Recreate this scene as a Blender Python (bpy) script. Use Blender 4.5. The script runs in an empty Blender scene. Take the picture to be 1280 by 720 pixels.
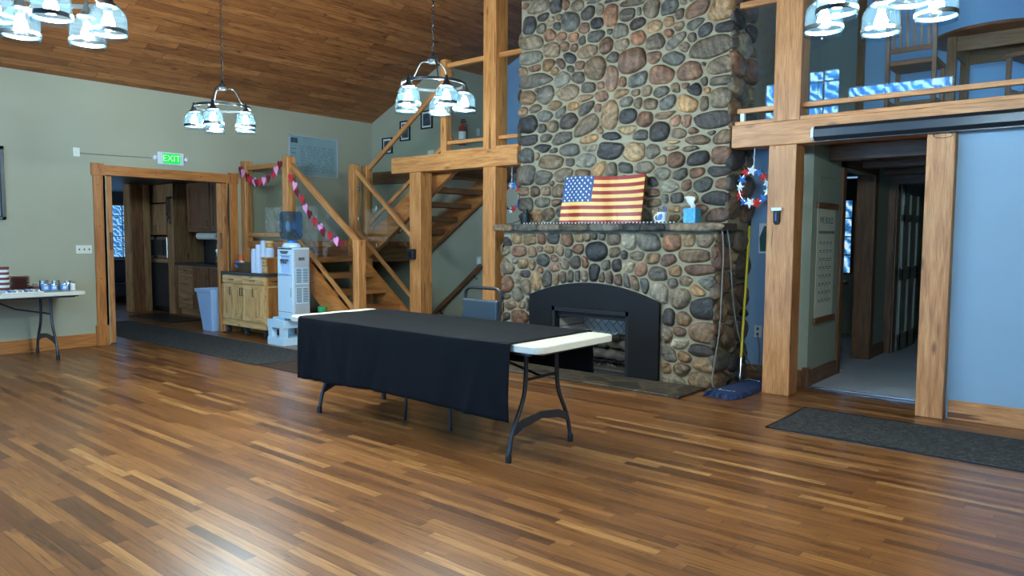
import bpy, bmesh, math, random
import numpy as np
from mathutils import Vector, Matrix
R = math.radians
PI = math.pi
scene = bpy.context.scene
COL = scene.collection
random.seed(7)

# ------------------------------------------------------------------ helpers
def lin(c):
    c = c / 255.0
    return c / 12.92 if c <= 0.04045 else ((c + 0.055) / 1.055) ** 2.4

def S(r, g, b):
    return (lin(r), lin(g), lin(b), 1.0)

MW = {}

def props(o, label=None, cat=None, group=None, kind=None):
    if label: o['label'] = label
    if cat: o['category'] = cat
    if group: o['group'] = group
    if kind: o['kind'] = kind
    return o

def thing(name, label, cat, loc=(0, 0, 0), rz=0.0, group=None):
    o = bpy.data.objects.new(name, None)
    COL.objects.link(o)
    o.empty_display_size = 0.1
    o.location = loc
    o.rotation_euler = (0, 0, rz)
    MW[o.name] = Matrix.Translation(Vector(loc)) @ Matrix.Rotation(rz, 4, 'Z')
    return props(o, label, cat, group)

def kids(o):
    return [c for c in bpy.data.objects if c.parent == o]

KID = {}

def copy_tree(o, parent=None):
    c = o.copy()
    COL.objects.link(c)
    if parent is not None:
        c.parent = parent
        KID.setdefault(parent.name, []).append(c)
    for ch in list(KID.get(o.name, [])):
        copy_tree(ch, c)
    return c

def dup(o, loc, rz=0.0, label=None, group=None):
    c = copy_tree(o)
    c.location = loc
    c.rotation_euler = (0, 0, rz)
    if label: c['label'] = label
    if group: c['group'] = group
    return c

class MB:
    """collects shapes; build() links them as ONE mesh object"""
    def __init__(self):
        self.v = []; self.f = []; self.uv = []; self.mi = []; self.col = []
        self.cur = 0; self.c = None

    def add(self, vs, fs, uvs=None):
        o = len(self.v)
        self.v += [Vector(p) for p in vs]
        if self.c is not None:
            self.col += [self.c] * len(vs)
        for k, f in enumerate(fs):
            self.f.append([o + i for i in f])
            self.mi.append(self.cur)
            self.uv.append(uvs[k] if uvs else None)
        return self

    def prismoid(self, ring0, ring1, L, axis_uv=True):
        n = len(ring0)
        vs = list(ring0) + list(ring1)
        fs = []; uvs = []
        off = random.random() * 40; off2 = random.random() * 40
        per = 0
        for i in range(n):
            j = (i + 1) % n
            d = (Vector(ring0[j]) - Vector(ring0[i])).length
            fs.append([i, j, n + j, n + i])
            uvs.append([(off, off2 + per), (off, off2 + per + d), (off + L, off2 + per + d), (off + L, off2 + per)])
            per += d
        fs.append(list(range(n))[::-1]); fs.append(list(range(n, 2 * n)))
        c0 = sum((Vector(p) for p in ring0), Vector()) / n
        a = (Vector(ring0[1]) - Vector(ring0[0])).normalized()
        nn = (Vector(ring1[0]) - Vector(ring0[0])).normalized()
        b = nn.cross(a)
        for rg, rev in ((ring0, True), (ring1, False)):
            u = [(off + 3 + (Vector(p) - c0).dot(a) * .25, off2 + (Vector(p) - c0).dot(b)) for p in rg]
            uvs.append(u[::-1] if rev else u)
        return self.add(vs, fs, uvs)

    def box(self, x0, x1, y0, y1, z0, z1, g=None):
        dx, dy, dz = x1 - x0, y1 - y0, z1 - z0
        if g is None:
            g = 'xyz'[max(range(3), key=lambda i: (dx, dy, dz)[i])]
        if g == 'x':
            r = [[(x, y0, z0), (x, y0, z1), (x, y1, z1), (x, y1, z0)] for x in (x0, x1)]
            r = [q[::-1] for q in r]
            return self.prismoid(r[0], r[1], dx)
        if g == 'y':
            r = [[(x0, y, z0), (x0, y, z1), (x1, y, z1), (x1, y, z0)] for y in (y0, y1)]
            return self.prismoid(r[0], r[1], dy)
        r = [[(x0, y0, z), (x1, y0, z), (x1, y1, z), (x0, y1, z)] for z in (z0, z1)]
        return self.prismoid(r[0], r[1], dz)

    def beam(self, p0, p1, w, h, up=(0, 0, 1)):
        """box from p0 to p1: w across, h along 'up'"""
        p0, p1 = Vector(p0), Vector(p1)
        d = (p1 - p0).normalized()
        s = d.cross(Vector(up)).normalized()
        u = s.cross(d).normalized()
        a = s * w / 2; b = u * h / 2
        r = [[p - a - b, p + a - b, p + a + b, p - a + b] for p in (p0, p1)]
        return self.prismoid(r[0], r[1], (p1 - p0).length)

    def poly(self, pts, axis, a, b):
        """extrude a 2-D polygon along an axis from a to b"""
        def P(p, t):
            if axis == 'x': return (t, p[0], p[1])
            if axis == 'y': return (p[0], t, p[1])
            return (p[0], p[1], t)
        n = len(pts)
        vs = [P(p, a) for p in pts] + [P(p, b) for p in pts]
        fs = [[i, (i + 1) % n, n + (i + 1) % n, n + i] for i in range(n)]
        fs += [list(range(n))[::-1], list(range(n, 2 * n))]
        return self.add(vs, fs)

    def tube(self, pts, r, seg=8, closed=False):
        pts = [Vector(p) for p in pts]
        n = len(pts)
        rings = []
        prev = None
        for i, p in enumerate(pts):
            if closed:
                d = (pts[(i + 1) % n] - pts[i - 1]).normalized()
            else:
                d = (pts[min(i + 1, n - 1)] - pts[max(i - 1, 0)]).normalized()
            if prev is None:
                a = d.orthogonal().normalized()
            else:
                a = (prev - d * prev.dot(d)).normalized()
            prev = a
            b = d.cross(a)
            rr = r[i] if isinstance(r, (list, tuple)) else r
            rings.append([p + (a * math.cos(2 * PI * k / seg) + b * math.sin(2 * PI * k / seg)) * rr for k in range(seg)])
        vs = [q for g in rings for q in g]
        fs = []
        m = n if closed else n - 1
        for i in range(m):
            j = (i + 1) % n
            for k in range(seg):
                l = (k + 1) % seg
                fs.append([i * seg + k, i * seg + l, j * seg + l, j * seg + k])
        if not closed:
            fs.append(list(range(seg))[::-1]); fs.append([(n - 1) * seg + k for k in range(seg)])
        return self.add(vs, fs)

    def lathe(self, prof, c=(0, 0, 0), seg=24, close=True, axis='z', sx=1.0, sy=1.0):
        """profile of (r, z) turned about an axis through c"""
        vs = []; fs = []
        n = len(prof)
        for (r, z) in prof:
            for k in range(seg):
                a = 2 * PI * k / seg
                q = (r * math.cos(a) * sx, r * math.sin(a) * sy, z)
                if axis == 'x': q = (z, q[0], q[1])
                if axis == 'y': q = (q[0], z, q[1])
                vs.append((c[0] + q[0], c[1] + q[1], c[2] + q[2]))
        for i in range(n - 1):
            for k in range(seg):
                l = (k + 1) % seg
                fs.append([i * seg + k, i * seg + l, (i + 1) * seg + l, (i + 1) * seg + k])
        if close:
            if prof[0][0] > 1e-5: fs.append(list(range(seg))[::-1])
            if prof[-1][0] > 1e-5: fs.append([(n - 1) * seg + k for k in range(seg)])
        return self.add(vs, fs)

    def build(self, name, mat, parent=None, local=False, bevel=0.0, smooth=False, seg=2, solid=0.0, sub=0, weld=False):
        me = bpy.data.meshes.new(name)
        vs = self.v
        if parent is not None and not local:
            p = parent
            while p.name not in MW and p.parent is not None:
                p = p.parent
            if p.name in MW:
                inv = MW[p.name].inverted()
                vs = [inv @ q for q in vs]
        me.from_pydata([tuple(q) for q in vs], [], self.f)
        ul = me.uv_layers.new(name='UVMap')
        li = 0
        for fi, f in enumerate(self.f):
            u = self.uv[fi]
            for k in range(len(f)):
                if u:
                    ul.data[li].uv = u[k]
                else:
                    q = self.v[f[k]]
                    ul.data[li].uv = (q[0] + .37 * q[2], q[1] + .61 * q[2])
                li += 1
        if self.col:
            ca = me.color_attributes.new('Col', 'FLOAT_COLOR', 'POINT')
            for i, c in enumerate(self.col):
                ca.data[i].color = c
        mats = mat if isinstance(mat, (list, tuple)) else [mat]
        for m in mats: me.materials.append(m)
        if len(mats) > 1:
            for i, p in enumerate(me.polygons): p.material_index = self.mi[i]
        bm = bmesh.new(); bm.from_mesh(me)
        if weld: bmesh.ops.remove_doubles(bm, verts=bm.verts, dist=1e-5)
        bmesh.ops.recalc_face_normals(bm, faces=bm.faces)
        bm.to_mesh(me); bm.free()
        if smooth:
            for p in me.polygons: p.use_smooth = True
        o = bpy.data.objects.new(name, me)
        COL.objects.link(o)
        if parent is not None:
            o.parent = parent
            KID.setdefault(parent.name, []).append(o)
        if solid:
            m = o.modifiers.new('Solid', 'SOLIDIFY'); m.thickness = solid; m.offset = 0
        if bevel:
            m = o.modifiers.new('Bevel', 'BEVEL'); m.width = bevel; m.segments = seg; m.limit_method = 'ANGLE'; m.angle_limit = R(40)
            m.harden_normals = False
        if sub:
            m = o.modifiers.new('Sub', 'SUBSURF'); m.levels = sub; m.render_levels = sub
        if smooth:
            try:
                me.set_sharp_from_angle(angle=R(38))
            except Exception:
                pass
        return o

def struct(name, mb, mat, label=None, cat=None, **k):
    o = mb.build(name, mat, **k)
    o['kind'] = 'structure'
    if label: o['label'] = label
    if cat: o['category'] = cat
    return o

def solo(name, mb, mat, label, cat, group=None, **k):
    return props(mb.build(name, mat, **k), label, cat, group)

# ------------------------------------------------------------------ materials
class NT:
    def __init__(self, name):
        self.m = bpy.data.materials.new(name)
        self.m.use_nodes = True
        self.t = self.m.node_tree
        self.t.nodes.clear()
        self.out = self.t.nodes.new('ShaderNodeOutputMaterial')

    def n(self, typ, ins=None, **attrs):
        nd = self.t.nodes.new(typ)
        for k, v in attrs.items(): setattr(nd, k, v)
        for k, v in (ins or {}).items(): self.set(nd, k, v)
        return nd

    def set(self, nd, k, v):
        s = nd.inputs[k]
        if hasattr(v, 'is_output') or isinstance(v, bpy.types.NodeSocket):
            self.t.links.new(v, s)
        elif isinstance(v, bpy.types.Node):
            self.t.links.new(v.outputs[0], s)
        else:
            s.default_value = v

    def math(self, op, a, b=0.0, c=0.0):
        nd = self.n('ShaderNodeMath', operation=op)
        self.set(nd, 0, a); self.set(nd, 1, b)
        if op in ('MULTIPLY_ADD', 'SMOOTH_MIN', 'COMPARE'): self.set(nd, 2, c)
        return nd.outputs[0]

    def ramp(self, fac, stops, interp='LINEAR'):
        nd = self.n('ShaderNodeValToRGB', {0: fac})
        cr = nd.color_ramp
        cr.interpolation = interp
        while len(cr.elements) > 1: cr.elements.remove(cr.elements[-1])
        cr.elements[0].position = stops[0][0]; cr.elements[0].color = stops[0][1]
        for p, c in stops[1:]:
            e = cr.elements.new(p); e.color = c
        return nd.outputs[0]

    def mix(self, fac, a, b, blend='MIX'):
        nd = self.n('ShaderNodeMix', data_type='RGBA', blend_type=blend)
        self.set(nd, 0, fac); self.set(nd, 6, a); self.set(nd, 7, b)
        return nd.outputs[2]

    def noise(self, vec, scale, detail=3.0, rough=0.55, dist=0.0):
        nd = self.n('ShaderNodeTexNoise', {'Scale': scale, 'Detail': detail, 'Roughness': rough, 'Distortion': dist})
        if vec is not None: self.set(nd, 'Vector', vec)
        return nd

    def bsdf(self, color, rough=0.5, metal=0.0, bump=None, bstr=0.3, bdist=0.01, **extra):
        b = self.n('ShaderNodeBsdfPrincipled')
        self.set(b, 'Base Color', color); self.set(b, 'Roughness', rough); self.set(b, 'Metallic', metal)
        for k, v in extra.items(): self.set(b, k.replace('_', ' '), v)
        if bump is not None:
            bn = self.n('ShaderNodeBump', {'Strength': bstr, 'Distance': bdist, 'Height': bump})
            self.set(b, 'Normal', bn)
        self.t.links.new(b.outputs[0], self.out.inputs[0])
        return self.m

def v4(s, c):
    return tuple(min(1.0, x * s) for x in c[:3]) + (1.0,)

def plain(name, color, rough=0.5, metal=0.0, var=0.10, scale=6.0, bump=0.15, **extra):
    t = NT(name)
    tc = t.n('ShaderNodeTexCoord').outputs['Object']
    nz = t.noise(tc, scale, 4)
    col = t.ramp(nz.outputs[0], [(0.3, v4(1 - var, color)), (0.7, v4(1 + var, color))])
    n2 = t.noise(tc, scale * 18, 2)
    return t.bsdf(col, rough, metal, n2.outputs[0] if bump else None, bump, 0.004, **extra)

def wood(name, dark, mid, light, rough=0.45, knots=True, scale=1.0):
    """timber with grain along u of the UV map"""
    t = NT(name)
    uv = t.n('ShaderNodeUVMap').outputs[0]
    mp = t.n('ShaderNodeMapping', {'Vector': uv, 'Scale': (1.3 * scale, 14 * scale, 1)}).outputs[0]
    n1 = t.noise(mp, 1.6, 5, .6, .6)
    mp2 = t.n('ShaderNodeMapping', {'Vector': uv, 'Scale': (3 * scale, 90 * scale, 1)}).outputs[0]
    n2 = t.noise(mp2, 2.0, 3, .5, .2)
    n3 = t.noise(uv, 1.1, 2)
    col = t.ramp(n1.outputs[0], [(0.30, dark), (0.5, mid), (0.68, light)])
    fine = t.ramp(n2.outputs[0], [(0.3, (.55, .50, .44, 1)), (0.6, (1, 1, 1, 1))])
    col = t.mix(.75, col, fine, 'MULTIPLY')
    tone = t.ramp(n3.outputs[0], [(0.3, (.86, .84, .82, 1)), (0.7, (1.06, 1.05, 1.03, 1))])
    col = t.mix(.8, col, tone, 'MULTIPLY')
    if knots:
        mk = t.n('ShaderNodeMapping', {'Vector': uv, 'Scale': (2.0, 6.5, 1)}).outputs[0]
        vo = t.n('ShaderNodeTexVoronoi', {'Vector': mk, 'Scale': 1.0})
        k = t.ramp(vo.outputs['Distance'], [(0.05, (1, 1, 1, 1)), (0.15, (0, 0, 0, 1))])
        col = t.mix(k, col, t.mix(.75, col, (dark[0] * .35, dark[1] * .3, dark[2] * .25, 1)))
        mc = t.n('ShaderNodeMapping', {'Vector': uv, 'Scale': (.8, 16, 1)}).outputs[0]
        nc = t.noise(mc, 1.0, 2, .4, .3)
        ck = t.ramp(nc.outputs[0], [(0.285, (1, 1, 1, 1)), (0.305, (0, 0, 0, 1))])
        col = t.mix(ck, col, (dark[0] * .4, dark[1] * .35, dark[2] * .3, 1))
    return t.bsdf(col, rough, 0, n2.outputs[0], .12, .004)

def planks(name, along, across, w, ln, stops, rough, bump=.25, gap=.03, gapc=(.02, .012, .008, 1), knot=.6, grain=.5, coat=0.0, lo=.55):
    t = NT(name)
    tc = t.n('ShaderNodeTexCoord').outputs['Object']
    sp = t.n('ShaderNodeSeparateXYZ', {0: tc})
    u = sp.outputs['XYZ'.index(along)]; v = sp.outputs['XYZ'.index(across)]
    vv = t.math('DIVIDE', v, w)
    row = t.math('FLOOR', vv)
    wr = t.n('ShaderNodeTexWhiteNoise', {'W': row}, noise_dimensions='1D')
    wr2 = t.n('ShaderNodeTexWhiteNoise', {'W': t.math('ADD', row, 91.7)}, noise_dimensions='1D')
    lrow = t.math('MULTIPLY_ADD', wr2.outputs[0], ln * .8, ln * lo)
    uu = t.math('ADD', t.math('DIVIDE', u, lrow), t.math('MULTIPLY', wr.outputs[0], 17.3))
    idx = t.math('FLOOR', uu)
    seed = t.n('ShaderNodeCombineXYZ', {0: row, 1: idx})
    wn = t.n('ShaderNodeTexWhiteNoise', {'Vector': seed.outputs[0]}, noise_dimensions='2D')
    base = t.ramp(wn.outputs[0], stops)
    sv = t.n('ShaderNodeSeparateColor', {0: wn.outputs[1]})
    gv = t.n('ShaderNodeCombineXYZ', {0: t.math('MULTIPLY', u, 2.2), 1: t.math('MULTIPLY', v, 2.6 / w), 2: t.math('MULTIPLY', sv.outputs[0], 50.0)})
    g1 = t.noise(gv.outputs[0], 1.0, 5, .6, 1.2)
    gc = t.ramp(g1.outputs[0], [(0.30, (.34, .28, .23, 1)), (0.44, (.84, .81, .78, 1)), (0.55, (1.0, .99, .97, 1)), (0.70, (1.28, 1.26, 1.2, 1))])
    col = t.mix(grain, base, gc, 'MULTIPLY')
    gv2 = t.n('ShaderNodeCombineXYZ', {0: t.math('MULTIPLY', u, 6.0), 1: t.math('MULTIPLY', v, 16 / w), 2: t.math('MULTIPLY', sv.outputs[1], 50.0)})
    g2 = t.noise(gv2.outputs[0], 1.0, 3, .6, .3)
    gc2 = t.ramp(g2.outputs[0], [(0.3, (.72, .68, .64, 1)), (0.6, (1.05, 1.05, 1.05, 1))])
    col = t.mix(.55, col, gc2, 'MULTIPLY')
    kv = t.n('ShaderNodeCombineXYZ', {0: t.math('MULTIPLY', u, 1.5), 1: t.math('MULTIPLY', v, .62 / w), 2: t.math('MULTIPLY', sv.outputs[2], 40.0)})
    kn = t.noise(kv.outputs[0], 1.3, 4, .65, .8)
    km = t.ramp(kn.outputs[0], [(0.615, (0, 0, 0, 1)), (0.70, (1, 1, 1, 1))])
    col = t.mix(t.math('MULTIPLY', km, knot), col, (.045, .022, .012, 1))
    fv = t.math('FRACT', vv); fu = t.math('FRACT', uu)
    ev = t.math('MINIMUM', fv, t.math('SUBTRACT', 1.0, fv))
    eu = t.math('MULTIPLY', t.math('MINIMUM', fu, t.math('SUBTRACT', 1.0, fu)), t.math('DIVIDE', lrow, w))
    e = t.math('MINIMUM', ev, eu)
    gm = t.ramp(e, [(0.0, (1, 1, 1, 1)), (gap, (0, 0, 0, 1))])
    col = t.mix(t.math('MULTIPLY', gm, .8), col, gapc)
    ht = t.math('ADD', t.math('MULTIPLY', g2.outputs[0], .25), t.math('SUBTRACT', 1.0, gm))
    rn = t.math('MULTIPLY_ADD', g1.outputs[0], .15, rough - .07)
    return t.bsdf(col, rn, 0, ht, bump, .003, Coat_Weight=coat, Coat_Roughness=.12)

def emit(name, color, strength):
    t = NT(name)
    e = t.n('ShaderNodeEmission', {0: color, 1: strength})
    t.t.links.new(e.outputs[0], t.out.inputs[0])
    return t.m

def thin_glass(name, tint=(1, 1, 1, 1), gloss=1.0, haze=0.0, hazec=(.8, .9, 1, 1), ior=1.5):
    t = NT(name)
    tr = t.n('ShaderNodeBsdfTransparent', {0: tint})
    gl = t.n('ShaderNodeBsdfGlossy', {'Color': (gloss, gloss, gloss, 1), 'Roughness': 0.02})
    # reflectance by Schlick, the same from either side of the thin sheet
    f0 = ((ior - 1) / (ior + 1)) ** 2
    lw = t.n('ShaderNodeLayerWeight', {0: .5})
    fr = t.math('MULTIPLY_ADD', t.math('POWER', lw.outputs['Facing'], 5.0), 1 - f0, f0)
    mx = t.n('ShaderNodeMixShader', {0: fr, 1: tr.outputs[0], 2: gl.outputs[0]})
    if haze:
        tl = t.n('ShaderNodeBsdfTranslucent', {0: hazec})
        mx = t.n('ShaderNodeMixShader', {0: haze, 1: mx.outputs[0], 2: tl.outputs[0]})
    t.t.links.new(mx.outputs[0], t.out.inputs[0])
    return t.m

def woods_view(name, strength, a=(.02, .10, .28, 1), b=(.10, .45, .95, 1), c=(.75, .95, 1.0, 1), sc=3.0):
    """snow-laden trees in blue winter daylight, seen outside a window"""
    t = NT(name)
    tc = t.n('ShaderNodeTexCoord').outputs['Object']
    n1 = t.noise(tc, sc, 6, .7, 2.5)
    wv = t.n('ShaderNodeTexWave', {'Vector': tc, 'Scale': sc * .7, 'Distortion': 9.0, 'Detail': 3.0, 'Detail Scale': 1.6}, bands_direction='DIAGONAL')
    f = t.math('ADD', t.math('MULTIPLY', n1.outputs[0], .6), t.math('MULTIPLY', wv.outputs[1], .4))
    col = t.ramp(f, [(0.3, a), (0.5, b), (0.72, c)])
    e = t.n('ShaderNodeEmission', {0: col, 1: strength})
    t.t.links.new(e.outputs[0], t.out.inputs[0])
    return t.m

M = {}
M['wall'] = plain('wall_paint', S(167, 164, 141), .7, 0, .03, 1.5, .05)
M['wallhall'] = plain('hall_paint', S(150, 156, 140), .7, 0, .03, 1.5, .05)
M['wallbluelit'] = plain('blue_lit_paint', S(134, 162, 184), .6, 0, .03, 1.5, .05)  # sage wall paint with the blue window light mixed into its colour
M['ceiling'] = planks('ceiling_planks', 'Y', 'X', .118, 1.5,
    [(0, S(136, 82, 42)), (.35, S(152, 94, 50)), (.7, S(162, 102, 56)), (1, S(174, 114, 66))], .5, .3, .05, knot=.85, grain=.95)
M['floor'] = planks('floor_planks', 'X', 'Y', .062, .95,
    [(0, S(82, 52, 29)), (.12, S(103, 66, 37)), (.4, S(121, 79, 43)), (.7, S(130, 87, 48)), (.9, S(142, 98, 55)), (1, S(164, 121, 73))],
    .31, .035, .045, knot=.8, grain=1.0, coat=.1)
M['honey'] = wood('honey_timber', S(172, 108, 56), S(204, 138, 78), S(222, 160, 98), .42)
M['honeyd'] = wood('honey_trim', S(160, 96, 46), S(192, 122, 62), S(208, 140, 76), .38, False)
M['fir'] = wood('fir_timber', S(166, 108, 62), S(198, 136, 82), S(214, 156, 102), .5)
M['tread'] = wood('stair_tread', S(140, 86, 44), S(172, 110, 60), S(190, 128, 74), .4, False)
M['pale'] = wood('pale_hickory', S(190, 132, 72), S(238, 190, 124), S(248, 210, 154), .45, True, .7)
M['kitchen'] = wood('kitchen_oak', S(120, 88, 56), S(160, 122, 84), S(180, 144, 104), .5, True, .8)
M['darkwood'] = wood('dark_walnut', S(80, 46, 28), S(116, 68, 42), S(138, 86, 56), .4, False)
M['brownwood'] = wood('brown_oak', S(92, 60, 36), S(126, 84, 52), S(146, 102, 66), .45, False)
M['black'] = plain('black_metal', S(34, 36, 40), .4, .3, .1, 8, .05)
M['blackmatte'] = plain('matte_black_steel', S(9, 11, 16), .55, 0, .12, 3, .08, Specular_IOR_Level=.3)
M['char'] = plain('charred_log', S(72, 66, 59), .9, 0, .55, 9, .8)
M['white'] = plain('white_plastic', S(204, 202, 188), .4, 0, .03, 6, .12)
M['whitepaint'] = plain('white_paint', S(214, 222, 226), .45, 0, .03, 4, .05)
M['hammered'] = plain('hammered_grey_steel', S(58, 62, 68), .35, .5, .1, 20, .3)
M['cloth'] = plain('black_cloth', S(13, 17, 22), .9, 0, .12, 40, .3, Specular_IOR_Level=.15)
M['vinyl'] = plain('grey_vinyl', S(46, 56, 64), .4, 0, .05, 6, .1)
M['bronze'] = plain('dark_bronze', S(58, 60, 60), .35, .8, .1, 6, .05)
M['chrome'] = plain('brushed_steel', S(190, 192, 195), .25, 1.0, .05, 6, .03)
M['stone_grey'] = plain('slate', S(58, 51, 44), .6, 0, .35, 5, .5)
M['mortar'] = plain('mortar', S(148, 136, 112), .9, 0, .12, 14, .6)
M['granite'] = plain('granite_top', S(62, 66, 68), .25, 0, .35, 60, .03)
M['paper'] = plain('paper', S(228, 230, 226), .8, 0, .02, 4, .03)
M['cooler'] = plain('cooler_white', S(196, 222, 238), .35, 0, .02, 4, .03)
M['coolergrey'] = plain('cooler_side_grey', S(170, 174, 180), .45, 0, .03, 4, .05)
M['greyline'] = plain('grey_ink', S(90, 96, 100), .8, 0, .02, 4, .03)
M['bluebin'] = plain('pale_blue_plastic', S(172, 200, 236), .4, 0, .03, 4, .05)
M['yellow'] = plain('yellow_handle', S(214, 190, 30), .4, 0, .05, 6, .03)
M['mopblue'] = plain('blue_mop_yarn', S(30, 52, 92), .95, 0, .3, 70, .9)
M['red'] = plain('red_paint', S(150, 34, 30), .4, 0, .1, 6, .05)
M['crimson'] = plain('crimson_felt', S(120, 16, 40), .8, 0, .08, 20, .1)
M['hred'] = plain('red_felt', S(208, 36, 52), .8, 0, .08, 20, .1)
M['hpink'] = plain('pink_felt', S(246, 160, 206), .8, 0, .05, 20, .1)
M['cream'] = plain('cream_paint', S(232, 188, 112), .35, 0, .06, 8, .05)
M['navy'] = plain('navy_paint', S(40, 74, 128), .4, 0, .12, 8, .05)
M['starwhite'] = plain('star_white', S(232, 240, 244), .5, 0, .03, 8, .03)
M['starblue'] = plain('star_blue', S(64, 124, 200), .5, 0, .05, 8, .03)
M['starred'] = plain('star_red', S(204, 52, 46), .5, 0, .05, 8, .03)
M['tissueblue'] = plain('tissue_box_blue', S(74, 160, 200), .6, 0, .3, 30, .03)
M['wicker'] = plain('wicker', S(96, 74, 52), .8, 0, .4, 50, .9)
M['orange'] = plain('orange_cap', S(226, 96, 30), .4, 0, .05, 6, .03)
M['green'] = plain('green_plastic', S(40, 140, 84), .4, 0, .05, 6, .03)
M['foam'] = plain('foam_cup', S(206, 220, 240), .6, 0, .03, 6, .05)
M['maroon'] = plain('maroon_ware', S(124, 66, 62), .5, 0, .1, 6, .05)
M['tan'] = plain('tan_plate', S(176, 150, 128), .5, 0, .06, 6, .05)
M['cardwhite'] = plain('outlet_plastic', S(224, 222, 206), .4, 0, .02, 4, .02)
M['bluelabel'] = plain('blue_label', S(104, 156, 214), .5, 0, .1, 20, .02)
M['carpet'] = plain('hall_carpet', S(184, 190, 198), .95, 0, .12, 60, .8)
M['amber'] = plain('amber_jar', S(196, 150, 70), .3, 0, .1, 6, .03)
M['cord'] = plain('grey_cord', S(118, 116, 110), .5, 0, .05, 6, .03)
M['brownmat'] = plain('brown_mat', S(58, 42, 34), .95, 0, .25, 90, .8)
M['screen'] = plain('screen_case', S(40, 44, 50), .3, .4, .05, 4, .03)
M['photo'] = plain('photo_print', S(70, 76, 80), .4, 0, .8, 14, .02)
M['darksofa'] = plain('dark_leather', S(34, 34, 38), .45, 0, .15, 6, .15)
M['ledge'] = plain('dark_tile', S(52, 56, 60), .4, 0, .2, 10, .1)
M['pane'] = thin_glass('window_pane', (.97, .99, 1, 1))
M['glass'] = thin_glass('guard_glass', (.93, .97, .96, 1))
M['stairglass'] = thin_glass('stair_glass', (.93, .97, .96, 1), .22)
M['shade'] = thin_glass('lamp_glass', (.88, .95, 1, 1), .010, .0018, (.50, .80, 1, 1), 1.6)
M['jug'] = thin_glass('blue_jug', (.50, .74, .98, 1), 1.0, .22, (.22, .50, .9, 1), 1.45)
M['jarclear'] = thin_glass('clear_jar', (.85, .92, .92, 1), 1.0, .1, (.8, .9, .9, 1))
M['bulb'] = emit('bulb_glow', (.88, 1.0, .98, 1), 1500.0)
M['exitgreen'] = emit('exit_green', (.02, .80, .14, 1), 1.1)
M['exitwhite'] = emit('exit_letter', (.55, 1.0, .62, 1), 1.0)
M['woods'] = woods_view('snowy_woods', 1.0, sc=4.0)

def rug_mat():
    t = NT('charcoal_rug')
    tc = t.n('ShaderNodeTexCoord').outputs['Object']
    n = t.noise(tc, 95, 3, .7)
    n2 = t.noise(tc, 28, 3, .6)
    f = t.math('ADD', t.math('MULTIPLY', n.outputs[0], .6), t.math('MULTIPLY', n2.outputs[0], .4))
    col = t.ramp(f, [(0.36, S(16, 18, 19)), (0.5, S(40, 43, 44)), (0.64, S(88, 90, 88))])
    return t.bsdf(col, .95, 0, n.outputs[0], .9, .01)
M['rug'] = rug_mat()

def stone_mat():
    t = NT('fieldstone')
    at = t.n('ShaderNodeAttribute', attribute_name='Col')
    tc = t.n('ShaderNodeTexCoord').outputs['Object']
    n1 = t.noise(tc, 7, 6, .65, .8)
    n2 = t.noise(tc, 60, 4, .7)
    # pale veins and bands that differ from stone to stone
    sv = t.n('ShaderNodeSeparateColor', {0: at.outputs['Color']})
    rot = t.n('ShaderNodeCombineXYZ', {0: t.math('MULTIPLY', at.outputs['Alpha'], 6.0), 1: t.math('MULTIPLY', at.outputs['Alpha'], 25.0), 2: 0.3})
    vr = t.n('ShaderNodeVectorRotate', {'Vector': tc, 'Rotation': rot.outputs[0]}, rotation_type='EULER_XYZ')
    wv = t.n('ShaderNodeTexWave', {'Vector': vr.outputs[0], 'Scale': 5.0, 'Distortion': 7.0, 'Detail': 4.0, 'Detail Scale': 1.5})
    c1 = t.mix(1.0, at.outputs['Color'], t.ramp(n1.outputs[0], [(0.28, (.34, .33, .33, 1)), (0.5, (1, 1, 1, 1)), (0.72, (1.7, 1.62, 1.5, 1))]), 'MULTIPLY')
    c2 = t.mix(.5, c1, t.ramp(wv.outputs[1], [(0.1, (.62, .60, .58, 1)), (0.6, (1, 1, 1, 1)), (0.95, (1.35, 1.32, 1.28, 1))]), 'MULTIPLY')
    c3 = t.mix(.8, c2, t.ramp(n2.outputs[0], [(0.3, (.62, .62, .62, 1)), (0.5, (1, 1, 1, 1)), (0.75, (1.5, 1.48, 1.44, 1))]), 'MULTIPLY')
    ht = t.math('ADD', t.math('MULTIPLY', n1.outputs[0], 1.0), t.math('MULTIPLY', n2.outputs[0], .35))
    return t.bsdf(c3, .42, 0, ht, .8, .03)
M['stone'] = stone_mat()

def firebrick_mat():
    t = NT('herringbone_firebrick')
    tc = t.n('ShaderNodeTexCoord').outputs['Object']
    sp = t.n('ShaderNodeSeparateXYZ', {0: tc})
    cb = t.n('ShaderNodeCombineXYZ', {0: sp.outputs[0], 1: sp.outputs[2]})
    mp = t.n('ShaderNodeMapping', {'Vector': cb.outputs[0], 'Rotation': (0, 0, R(45)), 'Scale': (1, 1, 1)})
    br = t.n('ShaderNodeTexBrick', {'Vector': mp.outputs[0], 'Color1': S(232, 228, 220), 'Color2': S(208, 205, 198), 'Mortar': S(150, 147, 140), 'Scale': 3.4, 'Mortar Size': .02})
    nz = t.noise(tc, 20, 4)
    col = t.mix(.5, br.outputs[0], t.ramp(nz.outputs[0], [(.3, (.7, .7, .7, 1)), (.7, (1.1, 1.1, 1.1, 1))]), 'MULTIPLY')
    return t.bsdf(col, .85, 0, br.outputs[1], .3, .01)
M['firebrick'] = firebrick_mat()

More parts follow.
